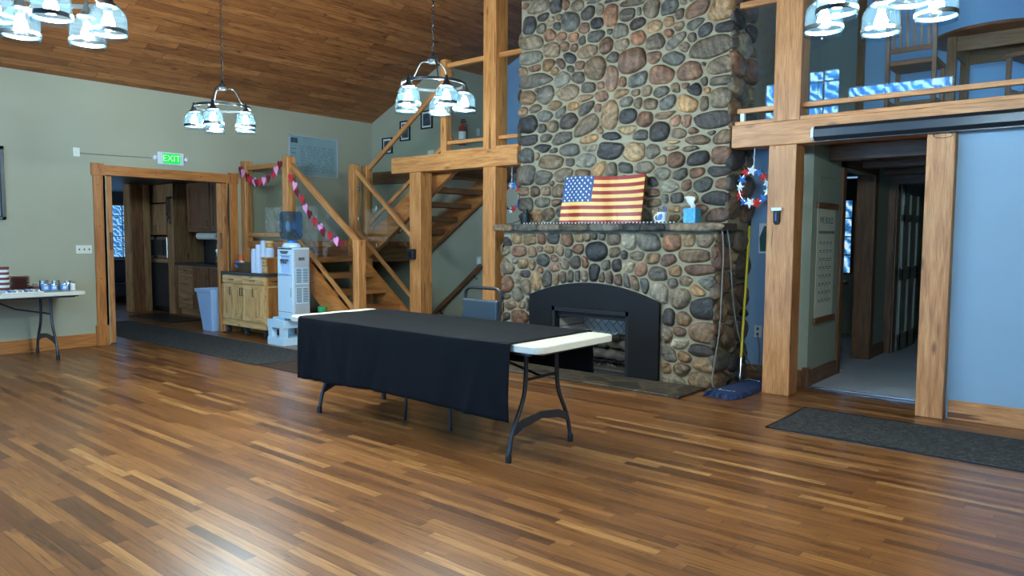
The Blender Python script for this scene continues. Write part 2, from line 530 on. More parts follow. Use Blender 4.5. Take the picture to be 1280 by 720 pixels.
def hearth_mat():
    t = NT('flagstone_hearth')
    tc = t.n('ShaderNodeTexCoord').outputs['Object']
    ns = t.noise(tc, 3, 3)
    v2 = t.mix(.12, tc, ns.outputs[1])
    vo = t.n('ShaderNodeTexVoronoi', {'Vector': v2, 'Scale': 3.2}, feature='DISTANCE_TO_EDGE')
    vc = t.n('ShaderNodeTexVoronoi', {'Vector': v2, 'Scale': 3.2})
    nz = t.noise(tc, 16, 5, .65)
    sv = t.n('ShaderNodeSeparateColor', {0: vc.outputs['Color']})
    col = t.ramp(sv.outputs[0], [(0, S(40, 36, 32)), (.5, S(64, 57, 48)), (1, S(88, 78, 64))])
    col = t.mix(.9, col, t.ramp(nz.outputs[0], [(.3, (.5, .5, .5, 1)), (.7, (1.4, 1.4, 1.4, 1))]), 'MULTIPLY')
    ed = t.ramp(vo.outputs['Distance'], [(.02, (1, 1, 1, 1)), (.06, (0, 0, 0, 1))])
    col = t.mix(ed, col, S(92, 82, 64))
    return t.bsdf(col, .5, 0, nz.outputs[0], .5, .02)
M['hearth'] = hearth_mat()
# ------------------------------------------------------------------ camera
def make_camera():
    f, yaw, pit, rol = 921.8, R(49.879), R(4.021), R(.369)
    F = Vector((-math.cos(yaw) * math.cos(pit), math.sin(yaw) * math.cos(pit), -math.sin(pit)))
    Rt = Vector((math.sin(yaw), math.cos(yaw), 0)); U = Rt.cross(F)
    R2 = Rt * math.cos(rol) + U * math.sin(rol); U2 = -Rt * math.sin(rol) + U * math.cos(rol)
    cd = bpy.data.cameras.new('camera'); co = bpy.data.objects.new('camera', cd); COL.objects.link(co)
    m = Matrix((R2, U2, -F)).transposed().to_4x4()
    m.translation = (0, 0, 1.5)
    co.matrix_world = m
    cd.sensor_width = 36; cd.lens = f / 1280 * 36; cd.clip_start = .05; cd.clip_end = 200
    scene.camera = co
make_camera()

XL = -10.58           # face of the left wall
EAVE, SLOPE, RIDGE = 3.5, .4486, -4.45
def ceil_z(x): return EAVE + SLOPE * ((x - XL) if x < RIDGE else (RIDGE - XL) - (x - RIDGE))
XR = 1.68
YB = -3.0

def holed(mb, axis, a, b, u0, u1, z0, z1, holes):
    """wall slab with rectangular openings; axis is the wall's normal"""
    us = sorted({u0, u1, *[h[0] for h in holes], *[h[1] for h in holes]})
    for i in range(len(us) - 1):
        p, q = us[i], us[i + 1]
        m = (p + q) / 2
        zs = [z0]
        for h in sorted((h for h in holes if h[0] < m < h[1]), key=lambda h: h[2]): zs += [h[2], h[3]]
        zs.append(z1)
        for k in range(0, len(zs), 2):
            if zs[k + 1] - zs[k] > 1e-4:
                if axis == 'x': mb.box(a, b, p, q, zs[k], zs[k + 1])
                else: mb.box(p, q, a, b, zs[k], zs[k + 1])
    return mb

# floor: one wood floor through room and kitchen, with the well of the cellar stairs left open
fl = MB()
fl.box(-18.5, XR + .2, YB - .2, 7.15, -.12, 0)
fl.box(-18.5, -10.7, 7.15, 10.2, -.12, 0)
fl.box(-7.75, XR + .2, 7.15, 13.2, -.12, 0)
struct('floor', fl, M['floor'], 'strip oak floor of mixed honey and brown boards across the room', 'floor')

# ceiling
cl = MB()
cl.poly([(XL - .2, ceil_z(XL - .2)), (RIDGE, ceil_z(RIDGE)), (RIDGE, ceil_z(RIDGE) + .15), (XL - .2, ceil_z(XL - .2) + .15)], 'y', YB - .2, 10.2)
cl.poly([(RIDGE, ceil_z(RIDGE)), (XR + .2, ceil_z(XR + .2)), (XR + .2, ceil_z(XR + .2) + .15), (RIDGE, ceil_z(RIDGE) + .15)], 'y', YB - .2, 10.2)
struct('ceiling', cl, M['ceiling'], 'vaulted ceiling of knotty brown tongue and groove boards', 'ceiling')

# left wall with the kitchen doorway
w = MB()
holed(w, 'x', XL - .15, XL, YB - .1, 8.75, 0, 3.52, [(4.10, 5.84, 0, 2.28)])
w.box(XL - .15, XL, 7.15, 8.75, -2.6, 0)
struct('wall_left', w, M['wall'], 'sage grey wall at the low eave with the kitchen doorway', 'wall')

# stair gable wall, loft return and the wall behind the chimney
w = MB()
w.poly([(XL - .15, -2.6), (-8.83, -2.6), (-8.83, ceil_z(-8.83) + .05), (XL - .15, ceil_z(XL - .15) + .05)], 'y', 8.62, 8.75)
w.box(-8.83, -5.7, 8.62, 8.75, -2.6, 2.4)
struct('wall_stair', w, M['wall'], 'pale grey gable wall behind the staircase with framed photos', 'wall')
w = MB()
w.box(-8.95, -8.83, 8.75, 10.0, 2.4, 4.4)
struct('wall_loft_side', w, M['wall'], 'short loft wall with the fire extinguisher', 'wall')
w = MB()
holed(w, 'y', 9.9, 10.02, -8.95, XR + .1, 2.4, 6.4, [(-3.42, -2.75, 2.6, 4.9)])
M['loftbluelit'] = plain('loft_blue_lit_paint', S(140, 184, 224), .6, 0, .03, 1.5, .05)  # paint made bluer and lighter to carry the loft's blue light
struct('wall_loft_back', w, M['loftbluelit'], 'blue lit back wall of the loft', 'wall')
w = MB()
w.box(-4.4, -1.8, 11.4, 11.5, 2.4, 5.4)
struct('wall_loft_room', w, M['wallhall'], 'dim wall in the room beyond the loft doorway', 'wall')
t = MB()
t.box(-2.75, -2.66, 9.87, 9.9, 2.6, 4.95); t.box(-3.5, -3.42, 9.87, 9.9, 2.6, 4.95); t.box(-3.5, -2.66, 9.87, 9.9, 4.9, 5.0)
struct('trim_1', t, M['brownwood'])

# walls under the loft
w = MB()
w.box(-3.4, -2.62, 7.53, 7.66, 0, 2.42)
struct('wall_nook', w, M['wallbluelit'], 'blue lit wall between chimney and timber post', 'wall')
w = MB()
w.box(-2.62, -2.46, 7.53, 7.66, 0, 2.42)
w.box(-2.62, -2.46, 7.66, 8.5, 0, 2.42)
w.box(-2.62, -2.46, 8.5, 9.72, 2.27, 2.42)
w.box(-2.62, -2.46, 9.72, 10.5, 0, 2.42)
struct('wall_hall', w, M['wallhall'], 'olive grey hall wall with the hanging scroll', 'wall')
w = MB()
holed(w, 'y', 10.5, 10.64, -2.62, -1.0, 0, 2.42, [(-2.40, -1.45, 0, 2.2)])
struct('wall_hall_end', w, M['wallhall'])
w = MB()
w.box(-1.15, -1.0, 7.2, 13, 0, 2.42)
w.box(-2.75, -1.0, 12.9, 13.05, 0, 2.42)
w.box(-2.62, -2.5, 10.64, 13, 0, 2.42)
struct('wall_hall_right', w, M['wallhall'])
w = MB()
w.box(-1.15, XR + .1, 7.03, 7.2, 0, 2.4)
struct('wall_right_panel', w, M['wallbluelit'], 'smooth blue lit wall to the right of the timber post', 'wall')
w = MB()
w.box(-6.8, -2.62, 12.1, 12.22, 0, 2.42)
w.box(-6.9, -6.8, 8.75, 12.22, 0, 2.42)
struct('wall_side_room', w, M['wallhall'])

# loft floor and its underside
w = MB()
w.box(-7.1, XR + .1, 7.15, 10.0, 2.46, 2.6)
w.box(-8.95, -7.1, 8.62, 10.0, 2.46, 2.6)
w.box(-2.75, -1.0, 10, 13.1, 2.46, 2.6)
w.box(-6.9, -2.75, 10, 12.3, 2.46, 2.6)
struct('floor_loft', w, M['brownwood'], 'loft floor deck above the hall', 'floor')

# rear wall behind the viewer, with the windows that bring in the daylight
RW = [(-8.6, -6.9, .9, 2.35), (-6.2, -4.5, .9, 2.35), (-3.8, -2.1, .9, 2.35), (-1.2, .6, .9, 2.35),
      (-5.88, -5.10, 4.15, 5.26), (-6.84, -6.53, 4.2, 5.10), (-5.0, -2.92, 4.47, 4.82)]
w = MB()
holed(w, 'y', YB - .15, YB, XL - .15, XR + .15, 0, 6.4, RW)
struct('wall_rear', w, M['wall'])
w = MB()
holed(w, 'x', XR, XR + .15, YB - .1, 10.1, 0, 3.6, [(7.5, 9.7, 2.8, 3.42)])
struct('wall_right', w, M['wall'])
f = MB()
for y in (7.5, 8.58, 9.66): f.box(XR + .02, XR + .12, y, y + .04, 2.8, 3.42)
f.box(XR + .02, XR + .12, 7.5, 9.7, 2.8, 2.84); f.box(XR + .02, XR + .12, 7.5, 9.7, 3.38, 3.42)
fo = struct('window_11', f, M['honeyd'])  # unseen window, added with its glowing backdrop to light the loft
p = MB(); p.box(XR + .07, XR + .075, 7.53, 9.67, 2.83, 3.39); p.build('pane', M['pane'], fo)
b = MB(); b.box(XR + .7, XR + .75, 6.9, 10.3, 2.4, 4.0)
M['loftfill'] = woods_view('loft_fill_glow', 36.0, (.02, .16, .5, 1), (.07, .40, 1.0, 1), (.40, .80, 1.0, 1), 3)
struct('outside_fill_loft', b, M['loftfill'])
for i, (x0, x1, z0, z1) in enumerate(RW):
    f = MB()
    b = .045
    f.box(x0, x1, YB - .12, YB + .01, z0, z0 + b); f.box(x0, x1, YB - .12, YB + .01, z1 - b, z1)
    f.box(x0, x0 + b, YB - .12, YB + .01, z0, z1); f.box(x1 - b, x1, YB - .12, YB + .01, z0, z1)
    if x1 - x0 > .5 and i != 6:
        mx = (x0 + x1) / 2
        f.box(mx - .015, mx + .015, YB - .09, YB - .05, z0, z1)
        for k in ((.33, .67) if i < 4 else (.38, .75)):
            zz = z0 + (z1 - z0) * k
            f.box(x0, x1, YB - .09, YB - .05, zz - .012, zz + .012)
    fo = struct('window_%d' % (i + 1), f, M['honeyd'])
    p = MB(); p.box(x0 + b, x1 - b, YB - .075, YB - .07, z0 + b, z1 - b)
    p.build('pane', M['pane'], fo)
bd = MB()
bd.box(-10.4, 1.6, YB - .75, YB - .7, .2, 2.9)
bd2 = MB(); bd2.box(-7.4, -2.4, YB - .75, YB - .7, 3.8, 5.6)
M['gablewoods'] = woods_view('gable_snowy_woods', 19.0, (.01, .12, .45, 1), (.06, .36, 1.0, 1), (.55, .95, 1.0, 1), 3.4)
struct('outside_treetops', bd2, M['gablewoods'])
M['rearwoods'] = woods_view('rear_snowy_woods', 26.0, (.02, .16, .5, 1), (.07, .40, 1.0, 1), (.40, .80, 1.0, 1), 2.2)
o = struct('outside_woods', bd, M['rearwoods'])

# kitchen shell
w = MB()
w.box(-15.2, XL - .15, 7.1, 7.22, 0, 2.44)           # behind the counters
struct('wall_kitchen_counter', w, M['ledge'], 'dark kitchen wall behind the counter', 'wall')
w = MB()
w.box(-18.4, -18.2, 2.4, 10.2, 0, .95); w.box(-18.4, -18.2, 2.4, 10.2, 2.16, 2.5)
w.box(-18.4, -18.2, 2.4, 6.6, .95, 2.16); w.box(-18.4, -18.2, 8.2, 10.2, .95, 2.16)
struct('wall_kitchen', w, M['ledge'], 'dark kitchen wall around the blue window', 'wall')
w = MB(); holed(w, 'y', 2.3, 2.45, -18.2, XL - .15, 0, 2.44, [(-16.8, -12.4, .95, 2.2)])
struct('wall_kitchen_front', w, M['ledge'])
f = MB()
for xx in (-16.8, -15.35, -13.9, -12.45): f.box(xx, xx + .05, 2.32, 2.4, .95, 2.2)
f.box(-16.8, -12.4, 2.32, 2.4, .95, 1.0); f.box(-16.8, -12.4, 2.32, 2.4, 2.15, 2.2)
fo = struct('window_10', f, M['darkwood'])  # out of view, added with the bright sheet behind to lift the dim kitchen
p = MB(); p.box(-16.75, -12.45, 2.36, 2.365, 1.0, 2.15); p.build('pane', M['pane'], fo)
b = MB(); b.box(-17.4, -11.8, 1.7, 1.75, .6, 2.6)
M['kitchenfill'] = woods_view('kitchen_fill_glow', 7.0, (.10, .2, .3, 1), (.35, .5, .6, 1), (.7, .85, .95, 1))
struct('outside_fill_kitchen', b, M['kitchenfill'])
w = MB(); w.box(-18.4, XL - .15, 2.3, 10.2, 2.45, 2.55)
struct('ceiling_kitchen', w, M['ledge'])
f = MB()
y0, y1, z0, z1 = 6.6, 8.2, .95, 2.16
f.box(-18.3, -18.17, y0, y1, z0 - .06, z0); f.box(-18.3, -18.17, y0, y1, z1, z1 + .06)
f.box(-18.3, -18.17, y0 - .06, y0, z0, z1); f.box(-18.3, -18.17, y1, y1 + .06, z0, z1)
for k in range(1, 6): f.box(-18.27, -18.25, y0 + k * .27 - .008, y0 + k * .27 + .008, z0, z1)
for k in range(1, 5): f.box(-18.27, -18.25, y0, y1, z0 + k * .242 - .008, z0 + k * .242 + .008)
fo = struct('window_8', f, M['darkwood'], 'blue kitchen window with small panes and snowy woods outside', 'window')
p = MB(); p.box(-18.29, -18.285, y0, y1, z0, z1); p.build('pane', M['pane'], fo)
b = MB(); b.box(-18.95, -18.9, 5.6, 9.2, .5, 2.8)
M['woodsk'] = woods_view('kitchen_snowy_woods', 1.0, (.03, .16, .5, 1), (.10, .42, .95, 1), (.5, .85, 1, 1), sc=7.0)
struct('outside_trees', b, M['woodsk'])

# side-room window seen through the hall opening
f = MB()
x0, x1, z0, z1 = -4.5, -3.33, .96, 2.09
b = MB()
for xx in (x0, x0 + .39, x0 + .78, x1 - .17, x1): f.box(xx - .012, xx + .012, 12.04, 12.1, z0, z1)
for k in range(5):
    zz = z0 + (z1 - z0) * k / 4; f.box(x0, x1, 12.04, 12.1, zz - .01, zz + .01)
fo = struct('window_9', f, M['darkwood'], 'narrow blue window glimpsed past the hall doorway casing', 'window')
p = MB(); p.box(x0, x1, 12.075, 12.09, z0, z1)
p.build('pane', M['woods'], fo)

# cellar pit under the upper flight
w = MB()
w.box(-10.6, -7.6, 7.05, 7.15, -2.6, -.12); w.box(-7.75, -7.65, 7.1, 8.7, -2.6, -.12)
w.box(-10.6, -7.6, 7.05, 8.7, -2.75, -2.6)
struct('wall_cellar', w, M['ledge'])

# ------------------------------------------------------------------ trim
t = MB()
t.box(XL, XL + .025, YB, 3.91, 0, .17); struct('baseboard_left', t, M['honeyd'], bevel=.004)
t = MB()
t.box(-1.13, XR, 7.0, 7.03, 0, .16); struct('baseboard_right', t, M['fir'], 'pale wood baseboard under the blue lit wall panel', 'baseboard', bevel=.004)
t = MB()
t.box(-3.14, -2.46, 7.505, 7.53, 0, .17); t.box(-2.5, -2.435, 7.49, 7.56, 0, .2); t.box(-2.46, -2.435, 7.56, 8.42, 0, .17)
t.box(-2.46, -2.435, 9.84, 10.4, 0, .17)
struct('baseboard_hall', t, M['brownwood'], bevel=.004)

# casing of the kitchen doorway with rosette corner blocks and plinths
t = MB()
t.box(XL, XL + .03, 3.93, 4.05, .26, 2.28, 'z'); t.box(XL, XL + .03, 5.86, 5.98, .26, 2.28, 'z')
t.box(XL, XL + .03, 4.05, 5.86, 2.28, 2.41, 'y')
for y in (3.91, 5.84):
    t.box(XL, XL + .042, y, y + .16, 2.27, 2.43, 'z')
    t.box(XL, XL + .04, y, y + .16, 0, .27, 'z')
for y, z in [(3.99, 2.35), (5.92, 2.35), (3.99, 1.6), (3.99, .9), (3.99, 2.15), (5.92, 1.6), (4.4, 2.345), (4.75, 2.345), (4.85, 2.345), (5.4, 2.345)]:
    t.lathe([(.0, XL + .047), (.012, XL + .046), (.012, XL + .02)], (0, y, z), 10, True, 'x')
struct('trim_2', t, M['honeyd'], 'honey wood door casing around the kitchen doorway', 'door casing', bevel=.003)
# pocket door leaves, pushed back so that only their edges show
for i, (a, b) in enumerate(((4.05, 4.19), (5.70, 5.86))):
    d = MB(); d.box(XL - .10, XL - .05, a - .0, b, .01, 2.27, 'z')
    d.box(XL - .15, XL + .0, a if i == 0 else b - .04, a + .04 if i == 0 else b, 0, 2.28, 'z')
    d.box(XL - .045, XL - .015, a + .05, a + .08, .02, 2.27, 'z')
    do = struct('door_%d' % (i + 1), d, M['fir'], ('left' if i == 0 else 'right') + ' leaf edge of the sliding pocket door into the kitchen', 'door', bevel=.003)
    h = MB(); yy = b - .03 if i == 0 else a + .03
    h.box(XL - .05, XL - .02, yy - .02, yy + .02, 1.28, 1.52)
    h.build('handle', M['brownwood'], do, bevel=.008)

# hall opening casings, end door frame and six panel door
t = MB()
t.box(-2.46, -2.43, 8.42, 8.53, 0, 2.36, 'z'); t.box(-2.46, -2.43, 9.70, 9.84, 0, 2.36, 'z'); t.box(-2.46, -2.43, 8.42, 9.84, 2.26, 2.37, 'y')
t.box(-2.64, -2.44, 9.69, 9.73, 0, 2.27, 'z'); t.box(-2.64, -2.44, 8.49, 8.52, 0, 2.27, 'z')
struct('trim_3', t, M['brownwood'], 'brown wood casing of the hall side opening', 'door casing', bevel=.003)
t = MB()
t.box(-2.5, -2.38, 10.46, 10.5, 0, 2.3, 'z'); t.box(-1.47, -1.36, 10.46, 10.5, 0, 2.3, 'z'); t.box(-2.5, -1.36, 10.455, 10.5, 2.2, 2.34, 'x')
t.box(-2.4, -2.36, 10.5, 10.64, 0, 2.2, 'z')
struct('trim_4', t, M['brownwood'], 'brown wood casing around the dark doorway at the end of the hall', 'door casing', bevel=.003)
M['doorgrey'] = plain('dull_green_door', S(150, 150, 134), .5, 0, .05, 4, .04)
d = MB()
xh, ya, yb = -2.36, 10.66, 11.62
d.box(xh, xh + .012, ya, yb, .02, 2.2, 'z')
for y0, y1 in ((ya, ya + .11), (ya + .425, ya + .535), (yb - .11, yb)):
    d.box(xh + .012, xh + .04, y0, y1, .02, 2.2, 'z')
for z0, z1 in ((.02, .25), (.95, 1.13), (1.72, 1.82), (2.08, 2.2)):
    d.box(xh + .012, xh + .04, ya, yb, z0, z1, 'y')
do = struct('door_3', d, M['doorgrey'], 'dark six panel door standing open at the hall end', 'door', bevel=.006)
h = MB()
for z in (.25, 1.1, 1.95): h.box(xh + .035, xh + .045, ya - .012, ya + .012, z, z + .09)
h.build('hinge', M['chrome'], do)
h = MB(); h.lathe([(.012, xh + .04), (.012, xh + .08), (.028, xh + .085), (.026, xh + .115), (0, xh + .12)], (0, yb - .06, 1.02), 14, True, 'x')
h.build('doorknob', M['bronze'], do, smooth=True)

# carpet in the hall with its bright edge strip
c = MB(); c.box(-2.46, -1.15, 7.55, 12.9, 0, .012); c.box(-6.8, -2.46, 8.75, 12.1, 0, .012)
struct('floor_carpet', c, M['carpet'], 'pale grey carpet running back through the hall', 'carpet')
c = MB(); c.beam((-2.44, 7.545, .012), (-1.2, 7.545, .012), .02, .012)
struct('trim_5', c, M['chrome'])

# dark beams under the hall ceiling
for i, y in enumerate((8.0, 9.1, 10.2)):
    t = MB(); t.box(-2.46, -1.15, y, y + .16, 2.3, 2.46, 'x')
    solo('ceiling_beam', t, M['brownwood'], ['brown ceiling beam in the hall, nearest the hall entrance', 'brown ceiling beam midway along the hall', 'brown ceiling beam in front of the far hall doorway'][i], 'beam', bevel=.006)

# ------------------------------------------------------------------ timber frame
def timber(name, mb, label, cat, m='honey', bev=.008):
    return solo(name, mb, M[m], label, cat, bevel=bev)
t = MB(); t.box(-7.75, -7.53, 6.97, 7.19, 0, 2.37, 'z')
timber('timber_post', t, 'square honey timber post at the foot of the stairs, small black box on it', 'post')
t = MB(); t.box(-6.37, -6.16, 6.97, 7.2, 0, 2.37, 'z')
timber('timber_post', t, 'square honey timber post beside the stone fireplace below the short beam', 'post')
t = MB(); t.box(-6.37, -6.16, 6.97, 7.2, 2.59, ceil_z(-6.37), 'z')
timber('timber_post', t, 'upper honey timber post rising from the short beam to the ceiling', 'post')
t = MB(); t.box(-8.12, -5.80, 6.96, 7.2, 2.37, 2.59, 'x')
timber('timber_beam', t, 'short honey timber beam over the stairs butting the stone chimney', 'beam')
t = MB(); t.box(-2.70, -2.44, 6.97, 7.2, 0, 2.37, 'z')
timber('timber_post', t, 'pale timber post beside the dust mop, bottle opener screwed to it', 'post', 'fir')
t = MB(); t.box(-2.67, -2.42, 6.97, 7.2, 2.59, ceil_z(-2.42), 'z')
timber('timber_post', t, 'upper pale timber post standing on the long beam between glass panels', 'post', 'fir')
t = MB(); t.box(-1.36, -1.152, 6.93, 7.2, 0, 2.365, 'z')
timber('timber_post', t, 'knotty pale timber post beside the blue lit wall panel at the right', 'post', 'fir')
t = MB(); t.box(-3.07, XR, 6.96, 7.2, 2.37, 2.59, 'x')
timber('timber_beam', t, 'long pale timber beam along the loft edge above the hall', 'beam', 'fir')
t = MB(); t.box(-10.5, -9.0, 8.56, 8.62, 2.40, 2.62, 'x')
timber('ledger_board', t, 'brown timber board fixed flat on the stair wall at loft height', 'board', 'brownwood', .004)
t = MB(); t.box(-7.0, -6.78, 9.6, 9.8, 2.6, 4.05, 'z')
timber('loft_post', t, 'dark brown loft post glimpsed between upper post and chimney', 'post', 'brownwood')
# ------------------------------------------------------------------ stone fireplace
UP = "-5.486,4.192,0.149,0.08,0,L;-5.237,4.155,0.086,0.09,0,B;-5.104,4.141,0.049,0.045,0,R;-4.942,4.092,0.096,0.066,0,T;-4.726,4.1,0.08,0.022,0,G;-4.791,3.994,0.101,0.076,20,B;-4.64,3.998,0.059,0.07,0,T;-4.489,3.916,0.096,0.128,0,R;-4.491,4.055,0.077,0.016,0,B;-4.291,3.88,0.106,0.073,0,G;-4.215,3.99,0.135,0.036,0,T;-4.144,3.877,0.03,0.047,0,G;-3.996,3.883,0.107,0.092,0,T;-3.782,3.856,0.109,0.075,0,G;-3.635,3.887,0.033,0.025,0,T;-3.463,3.776,0.141,0.088,20,R;-3.219,3.73,0.145,0.115,0,O;-5.61,3.996,0.091,0.099,0,B;-5.434,4.056,0.081,0.051,0,B;-5.46,3.935,0.074,0.069,0,G;-5.313,3.994,0.065,0.051,0,L;-5.028,3.938,0.126,0.111,0,G;-5.216,4.017,0.043,0.039,0,T;-5.229,3.918,0.055,0.051,0,G;-4.843,3.833,0.068,0.06,0,R;-4.675,3.86,0.086,0.07,0,B;-4.501,3.737,0.036,0.03,0,G;-4.371,3.715,0.098,0.09,0,G;-4.157,3.768,0.097,0.064,15,B;-3.973,3.695,0.095,0.056,0,O;-3.784,3.722,0.057,0.055,0,O;-3.672,3.77,0.051,0.055,0,T;-3.669,3.646,0.056,0.055,0,T;-3.497,3.651,0.109,0.059,30,G;-3.382,3.561,0.086,0.064,20,B;-3.163,3.557,0.119,0.058,0,B;-3.785,3.595,0.057,0.04,0,R;-5.572,3.788,0.151,0.087,0,L;-5.326,3.832,0.095,0.074,0,R;-5.161,3.787,0.074,0.051,0,R;-4.992,3.754,0.072,0.044,0,R;-4.868,3.701,0.044,0.055,0,G;-4.688,3.715,0.113,0.067,0,G;-5.108,3.673,0.057,0.056,0,R;-5.298,3.662,0.124,0.091,0,T;-4.982,3.631,0.056,0.045,0,R;-4.792,3.568,0.142,0.079,0,T;-4.55,3.596,0.091,0.092,0,R;-4.35,3.579,0.094,0.069,0,T;-4.146,3.611,0.095,0.078,0,R;-3.937,3.533,0.112,0.087,0,T;-3.693,3.516,0.136,0.055,35,G;-3.522,3.518,0.049,0.049,0,G;-3.608,3.426,0.058,0.058,0,T;-3.324,3.382,0.234,0.112,10,T;-5.594,3.615,0.164,0.087,0,L;-5.039,3.533,0.087,0.062,-20,B;-5.345,3.493,0.095,0.08,0,O;-5.157,3.482,0.06,0.059,0,R;-4.899,3.43,0.066,0.05,0,R;-5.032,3.404,0.053,0.045,0,G;-4.687,3.367,0.14,0.137,-15,T;-4.454,3.453,0.07,0.064,0,G;-4.21,3.374,0.173,0.152,0,R;-3.955,3.389,0.083,0.064,0,R;-3.722,3.33,0.131,0.079,0,G;-3.535,3.187,0.143,0.105,10,R;-3.395,3.227,0.027,0.034,0,G;-3.204,3.19,0.146,0.092,0,T;-5.548,3.492,0.094,0.041,0,R;-5.728,3.47,0.075,0.059,0,T;-5.251,3.412,0.07,0.059,0,O;-5.522,3.339,0.241,0.087,0,G;-5.14,3.306,0.121,0.091,20,L;-4.916,3.293,0.08,0.069,0,T;-4.476,3.22,0.084,0.151,0,R;-4.327,3.169,0.048,0.059,0,R;-4.144,3.183,0.128,0.094,15,G;-3.864,3.196,0.146,0.102,0,R;-4.772,3.166,0.097,0.064,0,G;-4.615,3.166,0.05,0.046,0,R;-3.373,3.051,0.032,0.037,0,G;-3.2,3.048,0.115,0.058,0,G;-3.587,3.045,0.05,0.032,0,R;-3.694,3.032,0.057,0.043,0,T;-3.486,2.972,0.082,0.075,0,B;-5.642,3.155,0.115,0.082,0,T;-5.379,3.16,0.118,0.127,-25,G;-5.496,3.229,0.048,0.044,0,G;-5.062,3.15,0.155,0.09,10,T;-4.59,3.055,0.085,0.065,0,R;-4.353,3.055,0.095,0.053,0,O;-4.166,3.043,0.061,0.042,0,T;-4.035,3.038,0.066,0.054,0,T;-3.855,3.006,0.103,0.06,0,G;-4.803,3.059,0.088,0.044,0,T;-3.56,2.871,0.122,0.1,0,O;-3.374,2.841,0.043,0.079,0,T;-3.352,2.962,0.038,0.034,0,O;-3.206,2.881,0.105,0.112,0,L;-5.243,3.018,0.113,0.066,0,O;-4.995,2.98,0.073,0.047,0,O;-4.801,2.942,0.129,0.067,30,G;-4.653,2.926,0.053,0.055,0,R;-4.487,2.833,0.114,0.163,0,T;-4.273,2.961,0.081,0.059,0,G;-4.139,2.925,0.055,0.063,0,T;-3.987,2.902,0.09,0.064,0,T;-3.782,2.892,0.104,0.082,30,G;-5.702,2.989,0.078,0.059,0,T;-5.548,3.009,0.114,0.047,15,T;-5.164,2.939,0.1,0.051,35,G;-5.388,2.911,0.119,0.072,0,G;-4.252,2.799,0.118,0.09,15,B;-4.048,2.748,0.106,0.089,0,R;-5.638,2.841,0.146,0.124,0,B;-5.431,2.776,0.067,0.058,0,G;-5.272,2.789,0.08,0.075,0,T;-5.04,2.825,0.127,0.091,15,B;-4.798,2.742,0.19,0.106,35,T;-3.812,2.77,0.122,0.043,5,T;-3.686,2.703,0.063,0.063,0,R;-3.567,2.677,0.056,0.071,0,R;-3.874,2.607,0.123,0.109,0,B;-4.088,2.59,0.085,0.058,0,B;-3.647,2.567,0.085,0.061,0,T;-3.482,2.58,0.06,0.045,0,R;-3.284,2.669,0.202,0.089,5,B;-3.28,2.537,0.053,0.028,0,G;-4.262,2.662,0.113,0.048,0,O;-5.621,2.662,0.154,0.059,0,B;-5.379,2.655,0.104,0.047,0,G;-5.145,2.636,0.151,0.063,10,G;-4.782,2.596,0.122,0.067,0,O;-4.464,2.582,0.123,0.076,0,B;-3.708,2.47,0.092,0.036,0,O;-3.44,2.47,0.142,0.07,0,T;-3.174,2.479,0.104,0.078,0,T;-5.65,2.462,0.101,0.083,0,G;-5.497,2.464,0.03,0.047,0,O;-5.287,2.374,0.176,0.091,0,T;-5.024,2.486,0.148,0.07,0,G;-5.022,2.358,0.068,0.048,0,G;-4.805,2.352,0.13,0.084,0,L;-4.74,2.504,0.122,0.044,0,L;-5.408,2.54,0.112,0.047,0,B;-5.259,2.495,0.058,0.035,0,G;-4.488,2.475,0.162,0.12,0,B;-4.145,2.408,0.129,0.101,0,O;-3.952,2.399,0.095,0.078,0,G;-3.855,2.301,0.076,0.054,0,T;-3.67,2.298,0.097,0.087,0,R;-3.425,2.303,0.12,0.085,15,B;-3.719,2.437,0.103,0.036,0,T;-3.483,2.413,0.132,0.045,0,T;-3.18,2.323,0.099,0.103,0,R;-5.648,2.236,0.124,0.12,0,G;-5.404,2.194,0.135,0.088,0,G;-5.111,2.21,0.129,0.075,10,T;-4.844,2.22,0.103,0.056,0,T;-4.615,2.252,0.1,0.066,30,O;-4.457,2.233,0.084,0.082,0,G;-4.279,2.241,0.098,0.059,-10,G;-4.044,2.243,0.115,0.063,0,L;-3.84,2.159,0.1,0.073,0,L;-3.621,2.143,0.085,0.061,15,G;-3.432,2.156,0.085,0.062,0,R;-3.207,2.152,0.111,0.054,0,B;-3.551,2.034,0.056,0.061,0,R;-3.744,2.027,0.102,0.064,0,L;-3.364,2.036,0.108,0.08,20,G;-3.13,2.037,0.104,0.059,0,R;-3.928,2.09,0.06,0.063,0,G;-5.693,2.034,0.075,0.058,0,R;-5.529,2.028,0.084,0.065,0,T;-5.366,2.035,0.082,0.07,0,T;-5.18,2.017,0.101,0.087,0,T;-5.284,2.125,0.037,0.035,0,T;-5.66,1.889,0.109,0.09,0,G;-5.415,1.907,0.12,0.071,0,L;-5.193,1.897,0.087,0.064,0,R;-5.134,1.796,0.079,0.087,-20,G;-5.489,1.747,0.076,0.083,0,O;-5.315,1.763,0.089,0.082,0,T;-5.161,1.68,0.087,0.029,0,G;-3.649,1.908,0.082,0.057,0,G;-3.787,1.904,0.041,0.04,0,G;-3.93,1.965,0.072,0.053,0,R;-3.916,1.859,0.074,0.058,0,T;-3.492,1.91,0.072,0.061,0,O;-3.221,1.892,0.148,0.069,0,B;-3.89,1.754,0.065,0.063,0,O;-3.669,1.791,0.051,0.041,0,O;-3.667,1.699,0.051,0.041,0,O;-3.533,1.758,0.067,0.056,0,T;-3.553,1.667,0.067,0.026,0,T;-3.205,1.723,0.095,0.069,0,R"
